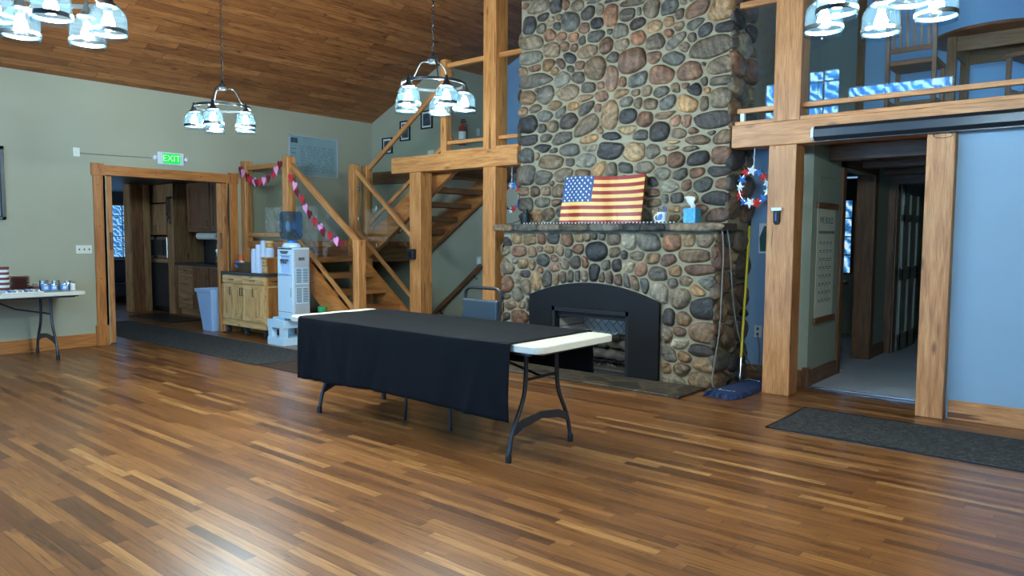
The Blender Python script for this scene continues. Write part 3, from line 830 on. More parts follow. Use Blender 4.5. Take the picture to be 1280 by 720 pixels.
LO = "-5.621,1.467,0.077,0.059,0,O;-5.417,1.461,0.097,0.064,0,O;-5.246,1.469,0.066,0.058,0,R;-5.078,1.482,0.092,0.068,0,B;-4.882,1.461,0.097,0.073,0,R;-4.726,1.484,0.061,0.044,0,O;-4.593,1.496,0.046,0.044,0,T;-4.507,1.497,0.052,0.038,0,T;-4.424,1.497,0.051,0.038,0,G;-4.279,1.477,0.075,0.069,0,T;-4.061,1.457,0.079,0.094,0,L;-3.835,1.449,0.14,0.093,0,G;-3.703,1.511,0.02,0.025,0,T;-3.58,1.446,0.1,0.096,0,R;-3.398,1.477,0.065,0.069,0,O;-3.227,1.475,0.073,0.073,0,T;-5.574,1.325,0.107,0.059,0,R;-5.377,1.317,0.075,0.07,0,T;-5.274,1.354,0.051,0.029,0,R;-5.128,1.345,0.072,0.046,0,O;-4.986,1.336,0.063,0.062,0,T;-4.86,1.309,0.052,0.056,0,G;-4.725,1.363,0.074,0.055,0,R;-4.486,1.334,0.149,0.12,0,K;-4.256,1.328,0.069,0.064,0,T;-4.132,1.309,0.043,0.042,0,G;-3.974,1.302,0.09,0.047,0,T;-3.797,1.281,0.093,0.053,0,O;-3.613,1.265,0.096,0.061,20,R;-3.329,1.316,0.176,0.069,0,T;-3.089,1.341,0.061,0.077,0,R;-5.214,1.228,0.095,0.075,0,G;-5.056,1.255,0.057,0.045,0,R;-5.511,1.173,0.076,0.065,0,O;-5.381,1.166,0.052,0.07,0,T;-5.271,1.111,0.051,0.041,0,R;-5.054,1.141,0.078,0.055,0,R;-4.914,1.191,0.076,0.068,0,L;-4.763,1.213,0.081,0.078,0,G;-4.636,1.217,0.053,0.068,0,R;-4.362,1.196,0.064,0.065,0,G;-4.228,1.2,0.062,0.085,0,B;-4.068,1.19,0.073,0.058,0,L;-3.93,1.157,0.077,0.078,0,R;-3.731,1.127,0.109,0.072,0,G;-3.533,1.161,0.083,0.06,0,O;-3.262,1.18,0.18,0.059,0,R;-5.48,1.057,0.076,0.053,0,B;-5.617,1.004,0.062,0.071,0,L;-5.329,0.992,0.074,0.105,0,O;-3.42,1.065,0.065,0.05,0,T;-3.552,1.039,0.05,0.051,0,G;-3.123,1.068,0.134,0.073,0,L;-5.153,1.018,0.061,0.098,-5,G;-5.024,1.028,0.045,0.068,-5,T;-4.931,1.037,0.045,0.073,0,T;-4.834,1.047,0.048,0.073,0,G;-4.733,1.052,0.041,0.076,0,G;-4.639,1.055,0.047,0.072,0,T;-4.508,1.115,0.076,0.104,0,B;-4.416,1.049,0.039,0.071,0,T;-4.314,1.062,0.048,0.075,5,T;-4.2,1.041,0.056,0.075,15,R;-4.101,1.024,0.046,0.079,20,G;-4.004,1.024,0.051,0.079,25,T;-3.884,1.009,0.045,0.083,25,G;-3.719,0.908,0.109,0.128,0,L;-3.471,0.892,0.11,0.096,20,T;-3.189,0.8,0.168,0.108,0,K;-3.606,0.68,0.09,0.077,0,B;-3.437,0.676,0.082,0.062,0,O;-3.618,0.498,0.074,0.077,0,T;-3.473,0.548,0.061,0.046,0,R;-3.203,0.562,0.153,0.104,0,T;-3.464,0.431,0.094,0.056,0,L;-3.252,0.383,0.128,0.06,0,B;-3.602,0.315,0.108,0.067,-20,G;-3.412,0.301,0.077,0.056,-15,O;-3.626,0.157,0.068,0.052,0,O;-3.431,0.167,0.094,0.061,0,T;-3.195,0.236,0.116,0.069,0,O;-3.255,0.098,0.117,0.08,0,O;-3.562,0.048,0.124,0.041,0,L;-5.478,0.915,0.084,0.094,0,T;-5.585,0.815,0.085,0.107,0,L;-5.522,0.688,0.058,0.053,0,O;-5.43,0.682,0.053,0.077,0,G;-5.551,0.542,0.131,0.09,0,R"
SC = {'L': (136, 124, 104), 'B': (62, 57, 54), 'G': (90, 83, 73), 'T': (114, 95, 74), 'R': (118, 86, 66), 'O': (142, 110, 76), 'K': (50, 48, 45)}

def parse(s):
    out = []
    for q in s.split(';'):
        a = q.split(',')
        out.append([float(a[0]), float(a[1]), float(a[2]), float(a[3]), R(float(a[4])), a[5]])
    return out

def fill(st, x0, x1, z0, z1, rng, inside=lambda x, z: True, sizes=(.13, .11, .09, .07, .055, .042, .032), tries=900, gap=.012):
    """tuck further stones into whatever room the listed ones leave"""
    E = [(e[0], e[1], e[2], e[3], math.cos(e[4]), math.sin(e[4])) for e in st]
    A = np.array(E) if E else np.zeros((0, 6))
    for r0 in sizes:
        for _ in range(tries):
            x = rng.uniform(x0 + r0 * .7, x1 - r0 * .7); z = rng.uniform(z0 + r0 * .7, z1 - r0 * .7)
            if not inside(x, z): continue
            a = r0 * rng.uniform(1.0, 1.5); b = r0 * rng.uniform(.75, 1.0); th = rng.gauss(0, .35)
            if len(A):
                dx = x - A[:, 0]; dz = z - A[:, 1]
                u = (dx * A[:, 4] + dz * A[:, 5]) / A[:, 2]; v = (-dx * A[:, 5] + dz * A[:, 4]) / A[:, 3]
                d = (np.sqrt(u * u + v * v) - 1) * np.minimum(A[:, 2], A[:, 3])
                if d.min() < b * .92 + gap: continue
            c = rng.choice('LBGGTTTRRO')
            st.append([x, z, a, b, th, c])
            A = np.vstack([A, [x, z, a, b, math.cos(th), math.sin(th)]])
    return st

def stones(st, place, rng, x0, x1, z0, z1, mb, gap=.007, grow=1.42, hmax=.075, ok=None):
    """lay each stone as a domed, irregular cobble bounded by its neighbours"""
    A = np.array([[e[0], e[1], e[2], e[3], math.cos(e[4]), math.sin(e[4])] for e in st])
    NA = 22
    ang = np.linspace(0, 2 * PI, NA, endpoint=False)
    T = np.linspace(.3, 1, 26)
    for i, e in enumerate(st):
        x, z, a, b, th, c = e
        near = np.where((np.abs(A[:, 0] - x) < .6) & (np.abs(A[:, 1] - z) < .6))[0]
        near = near[near != i]
        ph1, ph2, ph3 = rng.uniform(0, 6.3), rng.uniform(0, 6.3), rng.uniform(0, 6.3)
        wob = 1 + .06 * np.sin(2 * ang + ph1) + .07 * np.sin(3 * ang + ph2) + .045 * np.sin(5 * ang + ph3)
        el = 1 / (np.abs(np.cos(ang)) ** 2.5 + np.abs(np.sin(ang)) ** 2.5) ** (1 / 2.5)
        lx = np.cos(ang) * el * a * wob * grow; lz = np.sin(ang) * el * b * wob * grow
        ct, sn = math.cos(th), math.sin(th)
        gx = lx * ct - lz * sn; gz = lx * sn + lz * ct
        px = x + gx[:, None] * T[None, :]; pz = z + gz[:, None] * T[None, :]
        du = ((px - x) * ct + (pz - z) * sn) / a; dv = (-(px - x) * sn + (pz - z) * ct) / b
        di = (np.sqrt(du * du + dv * dv) - 1) * min(a, b)
        dm = np.full(px.shape, 9.0)
        for j in near:
            B = A[j]
            qx = px - B[0]; qz = pz - B[1]
            u = (qx * B[4] + qz * B[5]) / B[2]; v = (-qx * B[5] + qz * B[4]) / B[3]
            dm = np.minimum(dm, (np.sqrt(u * u + v * v) - 1) * min(B[2], B[3]))
        good = (di + gap <= dm - gap) & (px > x0) & (px < x1) & (pz > z0) & (pz < z1)
        if ok is not None: good &= ok(px, pz)
        good = np.cumprod(good, axis=1).astype(bool)
        t = np.where(good, T[None, :], .25).max(axis=1)
        t = (np.roll(t, 1) + 2 * t + np.roll(t, -1)) / 4 * .7 + np.minimum.reduce([np.roll(t, 1), t, np.roll(t, -1)]) * .3
        rx, rz = gx * t, gz * t
        h = min(hmax, .36 * min(a, b) + .022) * rng.uniform(.85, 1.2)
        tx, tz = rng.uniform(-.25, .25), rng.uniform(-.25, .25)
        base = SC[c]
        k = rng.uniform(.82, 1.2)
        w = rng.uniform(-.05, .05)
        mb.c = S(*[max(8, min(240, q)) for q in (base[0] * k * (1 + w), base[1] * k, base[2] * k * (1 - w))])[:3] + (rng.random(),)
        prof = [(1.0, -.25), (.985, .30), (.90, .62), (.72, .86), (.42, .97)]
        vs = []; fs = []
        for s, hh in prof:
            for n in range(NA):
                q = 1 + .10 * math.sin(3 * ang[n] + ph2) * (hh > .5)
                ox, oz = rx[n] * s, rz[n] * s
                vs.append(place(x + ox, z + oz, h * hh * q * (1 + (tx * ox / a + tz * oz / b))))
        vs.append(place(x, z, h))
        for r_ in range(len(prof) - 1):
            for n in range(NA):
                m = (n + 1) % NA
                fs.append([r_ * NA + n, r_ * NA + m, (r_ + 1) * NA + m, (r_ + 1) * NA + n])
        L = (len(prof) - 1) * NA
        for n in range(NA): fs.append([L + n, L + (n + 1) % NA, len(vs) - 1])
        mb.add(vs, fs)

rng = random.Random(11)
YU, YLO = 6.985, 6.755
XA, XB = -5.76, -3.10                      # chimney sides
LA, LB = -5.82, -3.12                      # lower breast sides
fp = thing('stone_fireplace', 'tall fieldstone fireplace and chimney of round cobbles with a stone mantel', 'fireplace', (-4.45, 7.0, 0))
m = MB()
m.box(XA, XB, YU, 8.6, 1.6, 2.6); m.box(XA, XB, YU, 8.6, 2.6, ceil_z(XA))
m.poly([(XA, ceil_z(XA)), (XB, ceil_z(XB)), (RIDGE, ceil_z(RIDGE))], 'y', YU, 8.6)
ox0, ox1, oz0, oz1 = -5.06, -4.03, .03, .74
m.box(LA, ox0, YLO, 8.6, 0, 1.6); m.box(ox1, LB, YLO, 8.6, 0, 1.6); m.box(ox0, ox1, YLO, 8.6, oz1, 1.6); m.box(ox0, ox1, 7.35, 8.6, 0, oz1); m.box(ox0, ox1, YLO, 7.35, 0, oz0)
m.build('chimney_breast', M['mortar'], fp)
# the arched steel surround
def arch_z(x): return .995 - .17 * ((x + 4.53) / .85) ** 2
def free_of_insert(x, z): return (x < -5.42) | (x > -3.66) | (z > .995 - .17 * ((x + 4.53) / .85) ** 2 + .012)
s = MB()
up = parse(UP)
fill(up, XA, XB, 1.66, 6.2, rng, lambda x, z: z < ceil_z(x) - .05)
stones(up, lambda a, b, h: (a, YU - h, b), rng, XA - .03, XB + .03, 1.65, 6.25, s)
s.build('upper_cobbles', M['stone'], fp, smooth=True)
s = MB()
lo = parse(LO)
fill(lo, LA, LB, .02, 1.52, rng, lambda x, z: bool(free_of_insert(x, z)))
stones(lo, lambda a, b, h: (a, YLO - h, b), rng, LA - .03, LB + .03, .0, 1.54, s, ok=free_of_insert)
s.build('lower_cobbles', M['stone'], fp, smooth=True)
s = MB()
r1 = fill([], 7.0, 7.52, 1.66, 3.9, rng); stones(r1, lambda a, b, h: (XB + h, a, b), rng, YU - .04, 7.54, 1.65, 6.2, s)
r2 = fill([], 6.77, 7.52, .02, 1.56, rng); stones(r2, lambda a, b, h: (LB + h, a, b), rng, YLO - .04, 7.54, 0, 1.58, s)
s.build('side_cobbles', M['stone'], fp, smooth=True)
s = MB()
r3 = fill([], 7.0, 8.6, 1.66, 3.9, rng); stones(r3, lambda a, b, h: (XA - h, a, b), rng, YU - .04, 8.6, 1.65, 6.2, s)
r4 = fill([], 6.77, 8.5, .02, 1.56, rng); stones(r4, lambda a, b, h: (LA - h, a, b), rng, YLO - .04, 8.5, 0, 1.58, s)
s.build('side_cobbles', M['stone'], fp, smooth=True)
# mantel of flat split stones
mt = MB()
mt.box(-5.92, -3.0, 6.665, 7.0, 1.565, 1.638, 'x')
mantel = mt.build('mantel_shelf', M['stone_grey'], fp, bevel=.012)
s = MB()
fl_ = [[-5.76, 1.598, .17, .05, 0, 'T'], [-5.43, 1.598, .18, .05, 0, 'G'], [-5.08, 1.598, .17, .05, 0, 'G'], [-4.72, 1.598, .18, .05, 0, 'T'], [-4.33, 1.598, .2, .05, 0, 'G'], [-4.0, 1.598, .12, .05, 0, 'K'], [-3.74, 1.598, .14, .05, 0, 'K'], [-3.3, 1.598, .28, .05, 0, 'T']]
stones(fl_, lambda a, b, h: (a, 6.665 - h, b), rng, -5.93, -2.99, 1.556, 1.642, s, gap=.004, grow=1.3, hmax=.03)
s.build('mantel_edge_stones', M['stone'], fp, smooth=True)
# steel surround, frame and firebox liner
P = [(-5.38, 0)] + [(x, arch_z(x)) for x in np.linspace(-5.38, -3.68, 25)] + [(-3.68, 0), (-4.04, 0), (-4.04, .71), (-5.05, .71), (-5.05, 0)]
su = MB(); su.poly(P, 'y', 6.695, 6.74)
su.build('arched_surround', M['blackmatte'], fp, bevel=.004)
fr = MB()
fr.box(-5.05, -5.01, 6.70, 6.80, .0, .71); fr.box(-4.08, -4.04, 6.70, 6.80, 0, .71); fr.box(-5.05, -4.04, 6.70, 6.80, .66, .71); fr.box(-5.05, -4.04, 6.70, 6.80, 0, .035)
fr.box(-5.01, -4.08, 6.76, 6.82, .60, .66)
fr.build('firebox_frame', M['black'], fp, bevel=.003)
fb = MB()
fb.box(-5.05, -4.04, 7.30, 7.345, .03, .735)
fb.box(-5.05, -5.02, 6.80, 7.30, .03, .735); fb.box(-4.07, -4.04, 6.80, 7.30, .03, .735)
fb.build('firebrick_liner', M['firebrick'], fp)
fb = MB(); fb.box(-5.02, -4.07, 6.80, 7.30, .715, .735); fb.build('firebox_lid', M['stone_grey'], fp)
fb = MB(); fb.box(-5.02, -4.07, 6.80, 7.30, .03, .06)
fb.build('firebox_floor', M['stone_grey'], fp)
# grate and logs
gr = thing('fire_grate', 'black iron grate holding the logs inside the firebox', 'grate', (-4.5, 7.05, .06))
g = MB()
for x in np.linspace(-4.85, -4.2, 6): g.tube([(x, 6.90, .16), (x, 6.92, .12), (x, 7.2, .12)], .009, 6)
for y in (6.96, 7.16): g.tube([(-4.9, y, .11), (-4.15, y, .11)], .009, 6)
g.build('bars', M['black'], gr)
for x, y in ((-4.85, 6.96), (-4.2, 6.96), (-4.85, 7.16), (-4.2, 7.16)):
    g = MB(); g.tube([(x, y, .11), (x + (.02 if x < -4.5 else -.02), y - .01, .06)], .009, 6); g.build('leg', M['black'], gr)
LOGS = [((-4.92, 7.0, .185), (-4.16, 6.97, .18), .055, 'charred log lying along the front of the fire grate'),
        ((-4.88, 7.13, .19), (-4.13, 7.15, .195), .06, 'charred log lying at the back of the fire grate'),
        ((-4.9, 7.08, .29), (-4.2, 7.04, .285), .052, 'charred log resting on top of the two lower fire logs'),
        ((-4.40, 6.93, .375), (-4.27, 7.2, .375), .038, 'short charred log laid crosswise at the right end of the fire')]
for p0, p1, r, lb in LOGS:
    g = MB()
    p0, p1 = Vector(p0), Vector(p1)
    n = 12; pts = []; rr = []
    for i in range(n + 1):
        q = p0.lerp(p1, i / n) + Vector((rng.gauss(0, .004), rng.gauss(0, .005), rng.gauss(0, .005)))
        pts.append(q); rr.append(r * rng.uniform(.86, 1.1) * (1 if 0 < i < n else .9))
    g.tube(pts, rr, 12)
    solo('fire_log', g, M['char'], lb, 'log', 'logs in the fireplace', smooth=True)
g = MB()
for _ in range(60):
    x, y = rng.uniform(-4.95, -4.12), rng.uniform(6.86, 7.26); q = rng.uniform(.008, .02)
    g.lathe([(0, -q), (q, -q * .5), (q * .9, q * .4), (0, q)], (x, y, .06 + q * .8), 6, False)
e = solo('ash_embers', g, M['char'], 'loose ash and cinders on the firebox floor', 'ash'); e['kind'] = 'stuff'
h = MB(); h.box(-5.75, -3.17, 6.18, 6.76, .0, .022)
solo('hearth_slab', h, M['hearth'], 'flat dark flagstone hearth set into the floor before the fireplace', 'hearth', bevel=.006)
# ------------------------------------------------------------------ staircase
st = thing('staircase', 'U shaped open honey wood staircase with landing and glass guards in the corner', 'staircase', (-9.0, 7.3, 0))
def part(mb, name, m='honey', bev=.006, parent=None, **k): return mb.build(name, M[m], parent or st, bevel=bev, **k)
b = MB(); b.box(-10.55, -9.22, 6.08, 8.6, 1.30, 1.40, 'x'); part(b, 'landing', 'tread')
b = MB(); b.box(-10.43, -9.42, 6.09, 6.12, 0, 1.30, 'x'); part(b, 'landing_front_panel', 'honeyd', .003)
b = MB(); b.box(-9.25, -9.21, 6.2, 8.6, 1.08, 1.33, 'y'); part(b, 'landing_fascia', 'brownwood', .003)
for x0, x1, y0, y1, zt in ((-10.57, -10.44, 6.04, 6.17, 2.62), (-9.42, -9.28, 6.03, 6.17, 2.62), (-7.80, -7.68, 6.02, 6.15, 1.44), (-9.20, -9.07, 7.03, 7.16, 2.57), (-9.22, -9.10, 7.30, 7.42, 2.57)):
    b = MB(); b.box(x0, x1, y0, y1, 0, zt, 'z'); part(b, 'newel_post', 'honey', .012)
def xz(p0, p1, y, w, h, name, m='honey', bev=.006):
    b = MB(); b.beam((p0[0], y, p0[1]), (p1[0], y, p1[1]), w, h); part(b, name, m, bev)
# lower flight
def ztop(x): return 1.09 - .735 * (x + 8.82)
for y in (6.07, 7.07):
    b = MB(); xs, xe = -9.28, (-7.30 if y < 6.5 else -7.757)
    b.poly([(xs, ztop(xs)), (xs, ztop(xs) - .34), (-7.80, 0), (xe - .03, 0), (xe, ztop(xe))], 'y', y - .045, y + .045)
    # grain along the slope
    b.uv = [None] * len(b.f); part(b, 'stringer', 'honeyd')
for n in range(6):
    z = 1.18 - .222 * n; x = -8.94 + .30 * n
    b = MB(); b.box(x - .30, x + .03, 6.115, 7.03, z - .075, z, 'y'); part(b, 'tread', 'tread', .008)
# upper flight
for y, dx in ((7.37, 0), (8.50, 0)):
    b = MB()
    def zt(x): return 1.52 + .675 * (x + 9.07)
    b.poly([(-9.2, zt(-9.2)), (-7.42, zt(-7.42)), (-7.12, 2.46), (-7.42 + .0, zt(-7.42) - .37), (-9.2, zt(-9.2) - .36)], 'y', y - .045, y + .045)
    part(b, 'stringer', 'honeyd')
for n in range(1, 6):
    z = 1.4 + .2 * n; x = -9.12 + .2 * n / .675
    b = MB(); b.box(x - .04, x + .27, 7.415, 8.455, z - .075, z, 'y'); part(b, 'tread', 'brownwood', .008)
xz((-9.30, 2.50), (-7.74, 1.375), 6.10, .05, .075, 'handrail')
xz((-9.28, 1.56), (-7.74, .41), 6.10, .04, .055, 'bottom_rail')
xz((-9.09, 2.48), (-7.752, 1.424), 7.09, .045, .06, 'handrail')
xz((-9.09, 1.58), (-7.752, .565), 7.09, .04, .055, 'bottom_rail')
xz((-9.12, 2.51), (-7.30, 3.73), 7.36, .045, .065, 'handrail')
xz((-9.12, 1.66), (-7.30, 2.86), 7.36, .04, .055, 'bottom_rail')
b = MB(); b.box(-10.45, -9.4, 6.075, 6.125, 2.48, 2.545, 'x'); part(b, 'handrail')
b = MB(); b.box(-10.45, -9.4, 6.075, 6.125, 1.47, 1.525, 'x'); part(b, 'bottom_rail')
def pane(pts, y):
    b = MB(); b.poly(pts, 'y', y - .004, y + .004); b.build('glass_panel', M['stairglass'], st)
pane([(-9.27, 2.45), (-9.27, 1.54), (-7.80, .46), (-7.80, 1.38)], 6.10)
pane([(-9.06, 2.43), (-9.06, 1.57), (-7.75, .55), (-7.75, 1.40)], 7.09)
pane([(-9.09, 2.50), (-9.09, 1.69), (-7.32, 2.86), (-7.32, 3.69)], 7.36)
pane([(-10.44, 2.48), (-10.44, 1.52), (-9.42, 1.52), (-9.42, 2.48)], 6.10)
for x, z in ((-9.02, 2.2), (-9.02, 1.75), (-8.6, 1.9), (-8.6, 1.35)):
    b = MB(); b.box(x - .015, x + .015, 7.075, 7.105, z - .03, z + .03); part(b, 'glass_clip', 'chrome', .003)

h = thing('wall_handrail', 'brown wooden handrail sloping along the stair wall beside a light switch', 'handrail', (-8.4, 8.58, .6))
b = MB(); b.beam((-9.15, 8.545, 0.0), (-7.84, 8.545, 1.035), .045, .075); b.build('rail', M['brownwood'], h, bevel=.012)
for x in (-8.75, -7.98):
    z = .0 + (x + 9.15) * .79
    b = MB(); b.tube([(x, 8.545, z - .03), (x, 8.55, z - .09), (x, 8.615, z - .11)], .009, 6); b.build('bracket', M['black'], h)

# loft guards
def guard(label, x0, x1, m, newel=None, stub=None, y=7.06):
    g = thing('loft_guard_rail', label, 'railing', ((x0 + x1) / 2, y, 2.59))
    for z0, z1, nm in ((3.72, 3.775, 'top_rail'), (2.71, 2.755, 'mid_rail'), (2.59, 2.625, 'bottom_rail')):
        b = MB(); b.box(x0, x1, y - .03 - (.05 if nm == 'bottom_rail' else 0), y + .03, z0, z1, 'x'); b.build(nm, M[m], g, bevel=.004)
    if newel:
        b = MB(); b.box(newel, newel + .10, y - .05, y + .06, 2.59, 3.83, 'z'); b.build('newel_post', M[m], g, bevel=.008)
    if stub:
        b = MB(); b.box(stub, stub + .04, y - .02, y + .02, 2.62, 2.715, 'z'); b.build('baluster', M['whitepaint'], g)
    b = MB(); b.box(x0, x1, y + .035, y + .043, 2.60, 3.73); b.build('glass_panel', M['glass'], g)
guard('glass loft guard between slim newel and honey post above the stairs', -7.07, -6.37, 'honey', newel=-7.18)
guard('short glass loft guard squeezed between honey post and chimney', -6.16, -5.80, 'honey')
guard('short glass loft guard squeezed between chimney and upper pale post', -3.05, -2.67, 'fir', stub=-3.02)
guard('long glass loft guard in front of the loft table and chairs', -2.42, XR, 'fir')

# ------------------------------------------------------------------ garlands of felt hearts
HS = [(0, -.5), (.22, -.22), (.42, .02), (.5, .22), (.44, .40), (.28, .48), (.12, .42), (0, .28), (-.12, .42), (-.28, .48), (-.44, .40), (-.5, .22), (-.42, .02), (-.22, -.22)]
def garland(label, pts, cols, y, size=.115):
    g = thing('heart_garland', label, 'garland', (pts[0][0], y, pts[0][1]))
    s = MB(); s.tube([(x, y, z + .035) for x, z in pts], .004, 5); s.build('string', M['crimson'], g)
    for i, ((x, z), c) in enumerate(zip(pts, cols)):
        a = random.uniform(-.35, .35); tw = random.uniform(-.015, .015)
        q = []
        for u, v in HS:
            uu, vv = u * size, v * size * 1.15
            q.append((x + uu * math.cos(a) - vv * math.sin(a), z - .01 + uu * math.sin(a) + vv * math.cos(a)))
        b = MB(); b.poly(q, 'y', y - .012 + tw, y - .006 + tw)
        b.build('heart', M[{'c': 'crimson', 'r': 'hred', 'p': 'hpink'}[c]], g)
H1 = [(-10.46, 2.48), (-10.39, 2.43), (-10.31, 2.37), (-10.21, 2.32), (-10.11, 2.29), (-10.01, 2.27), (-9.92, 2.27), (-9.81, 2.29), (-9.7, 2.32), (-9.59, 2.37), (-9.5, 2.43), (-9.41, 2.5)]
H2 = [(-9.14, 2.3), (-9.04, 2.19), (-8.97, 2.09), (-8.88, 1.99), (-8.78, 1.87), (-8.69, 1.78), (-8.58, 1.68), (-8.46, 1.6), (-8.37, 1.54), (-8.25, 1.49), (-8.1, 1.42), (-7.97, 1.39)]
garland('garland of red and pink hearts swagged across the landing rail', H1, 'cpcrpcrpcrpc', 6.0)
garland('garland of red and pink hearts sloping down the stair handrail', H2, 'rpcrpcrpcrpc', 6.0)

# wreaths of painted stars
def star_pts(r, n=5, k=.45, a0=PI / 2):
    return [((r if i % 2 == 0 else r * k) * math.cos(a0 + i * PI / n), (r if i % 2 == 0 else r * k) * math.sin(a0 + i * PI / n)) for i in range(2 * n)]
def wreath(label, cx, y, cz, rad, ztop_, seed):
    rr = random.Random(seed)
    g = thing('star_wreath', label, 'wreath', (cx, y, cz))
    b = MB(); b.tube([(cx + rad * math.cos(t), y, cz + rad * 1.15 * math.sin(t)) for t in np.linspace(0, 2 * PI, 28, endpoint=False)], .006, 6, True)
    b.build('hoop', M['chrome'], g)
    b = MB(); b.tube([(cx, y, cz + rad * 1.15), (cx + .005, y, ztop_)], .004, 5); b.build('ribbon', M['whitepaint'], g)
    n = 13
    for i in range(n):
        t = 2 * PI * i / n + .2
        r = rr.uniform(.042, .062); off = rr.uniform(-.012, .015)
        x = cx + (rad + off) * math.cos(t); z = cz + (rad + off) * 1.15 * math.sin(t); a = rr.uniform(0, 6)
        p = star_pts(r, a0=a)
        d = rr.uniform(-.02, .01)
        vs = [(x + u, y + d, z + v) for u, v in p] + [(x, y + d - .022, z), (x, y + d + .012, z)]
        fs = []
        for k in range(10):
            fs.append([k, (k + 1) % 10, 10]); fs.append([(k + 1) % 10, k, 11])
        b = MB(); b.add(vs, fs); b.build('star', M[('starwhite', 'starred', 'starblue')[i % 3]], g)
wreath('red white and blue star wreath hanging right of the chimney', -2.875, 7.05, 1.99, .14, 2.37, 3)
wreath('red white and blue star wreath hanging left of the chimney', -6.125, 7.25, 1.995, .135, 2.40, 5)
# ------------------------------------------------------------------ folding tables
def folding_table(label, cx, cy, L, W, zt, rz):
    """long axis along local x"""
    t = thing('folding_table', label, 'table', (cx, cy, 0), rz)
    def B(b, n, m, p=t, **k): return b.build(n, M[m], p, local=True, **k)
    def rrect(l, w, r, n=6):
        q = []
        for sx, sy, a0 in ((1, 1, 0), (-1, 1, 90), (-1, -1, 180), (1, -1, 270)):
            for i in range(n + 1):
                a = R(a0 + 90 * i / n); q.append((sx * (l / 2 - r) + r * math.cos(a), sy * (w / 2 - r) + r * math.sin(a)))
        return q
    b = MB(); b.poly(rrect(L, W, .07), 'z', zt - .048, zt)
    B(b, 'tabletop', 'white', bevel=.008, seg=3)
    b = MB()
    for s in (-1, 1):
        b.box(-L / 2 + .12, L / 2 - .12, s * (W / 2 - .07) - .012, s * (W / 2 - .07) + .012, zt - .075, zt - .045)
    b.box(-L / 2 + .06, -L / 2 + .2, -W / 2 + .12, W / 2 - .12, zt - .07, zt - .045); b.box(L / 2 - .2, L / 2 - .06, -W / 2 + .12, W / 2 - .12, zt - .07, zt - .045)
    B(b, 'apron_rail', 'hammered', bevel=.004)
    for s in (-1, 1):
        x = s * (L / 2 - .32)
        for q in (-1, 1):
            pts = [(x, q * .17, zt - .06), (x, q * .175, .52), (x, q * .19, .42), (x, q * .235, .33), (x, q * .29, .24), (x, q * .325, .15), (x, q * .345, .06), (x, q * .35, .0)]
            # smooth the S-bend
            sm = []
            for i in range(len(pts) - 1):
                for k in range(3): sm.append(Vector(pts[i]).lerp(Vector(pts[i + 1]), k / 3))
            sm.append(Vector(pts[-1]))
            for _ in range(2):
                sm = [sm[0]] + [(sm[i - 1] + sm[i] * 2 + sm[i + 1]) / 4 for i in range(1, len(sm) - 1)] + [sm[-1]]
            b = MB(); b.tube(sm, .0155, 10); lg = B(b, 'leg', 'hammered', smooth=True)
            b = MB(); b.lathe([(.0, 0), (.021, 0), (.021, .045), (.016, .06)], (x, q * .35, 0), 10); B(b, 'foot_cap', 'black', lg)
        b = MB()
        b.poly([(-.305, .165), (-.2, .205), (0, .235), (.2, .205), (.305, .165), (.30, .225), (.2, .265), (0, .285), (-.2, .265), (-.30, .225)], 'x', x - .009, x + .009)
        B(b, 'cross_plate', 'hammered', bevel=.003)
        b = MB(); b.tube([(x, -.175, .53), (x, .175, .53)], .011, 8); b.tube([(x, 0, .53), (x - s * .32, 0, .60), (x - s * .62, 0, zt - .06)], .010, 8)
        B(b, 'brace', 'hammered', smooth=True)
        b = MB(); b.tube([(x, -.18, zt - .065), (x, .18, zt - .065)], .014, 8)
        B(b, 'hinge_bar', 'hammered', smooth=True)
    return t
folding_table('white folding table under the black cloth in mid room', -4.155, 4.01, 2.74, .88, .81, 0)
folding_table('white folding table pushed against the left wall, crockery on it', -10.075, 2.13, 2.72, .86, .81, R(90))

# the black cloth hung unevenly over the table
def cloth():
    x0, x1 = -5.33, -3.0
    yb, yf, zt = 4.475, 3.545, .817
    prof = []
    for z in np.linspace(.50, zt - .02, 8): prof.append((yb, z, 0))
    prof += [(yb - .004, zt - .008, 1), (yb - .02, zt, 1)]
    for y in np.linspace(yb - .08, yf + .08, 14): prof.append((y, zt, 1))
    prof += [(yf + .02, zt, 1), (yf + .004, zt - .008, 1)]
    for z in np.linspace(zt - .03, .31, 18): prof.append((yf, z, 2))
    NX = 96
    mb = MB(); rr = random.Random(4)
    folds = [(rr.uniform(x0, x1), rr.uniform(.03, .10), rr.uniform(-.022, .022), rr.uniform(-.25, .25)) for _ in range(26)]
    vs = []
    for i in range(NX + 1):
        x = x0 + (x1 - x0) * i / NX
        for y, z, s in prof:
            dx = dy = dz = 0
            if s == 2:
                d = (zt - z) / .5
                for fx, fw, fa, fs in folds:
                    dy += fa * .9 * d * math.exp(-((x - fx - fs * d) / fw) ** 2)
                dy -= .018 * d + .006 * math.sin(x * 2.1)* d
                dz = .006 * math.sin(x * 2.7) * d + .012 * math.sin((x - x0) * 1.3) * d
                dx = .04 * d * (x - (x0 + x1) / 2) / 1.2 * -.3
            elif s == 0:
                d = (zt - z) / .3
                for fx, fw, fa, fs in folds: dy += fa * .4 * d * math.exp(-((x + fx + 8.3 - fs) / fw) ** 2)
                dy += .02 * d
            else:
                dz = .0012 * math.sin(x * 9 + y * 5) + .0016 * math.sin(y * 17 + x * 3)
                if abs(x - (-4.16)) < .02: dz += .002
            vs.append((x + dx, y + dy, z + dz))
    n = len(prof); fs = []
    for i in range(NX):
        for k in range(n - 1): fs.append([i * n + k, i * n + k + 1, (i + 1) * n + k + 1, (i + 1) * n + k])
    mb.add(vs, fs)
    return mb
solo('tablecloth', cloth(), M['cloth'], 'black tablecloth hanging long over the front of the white folding table', 'tablecloth', smooth=True, solid=.004)

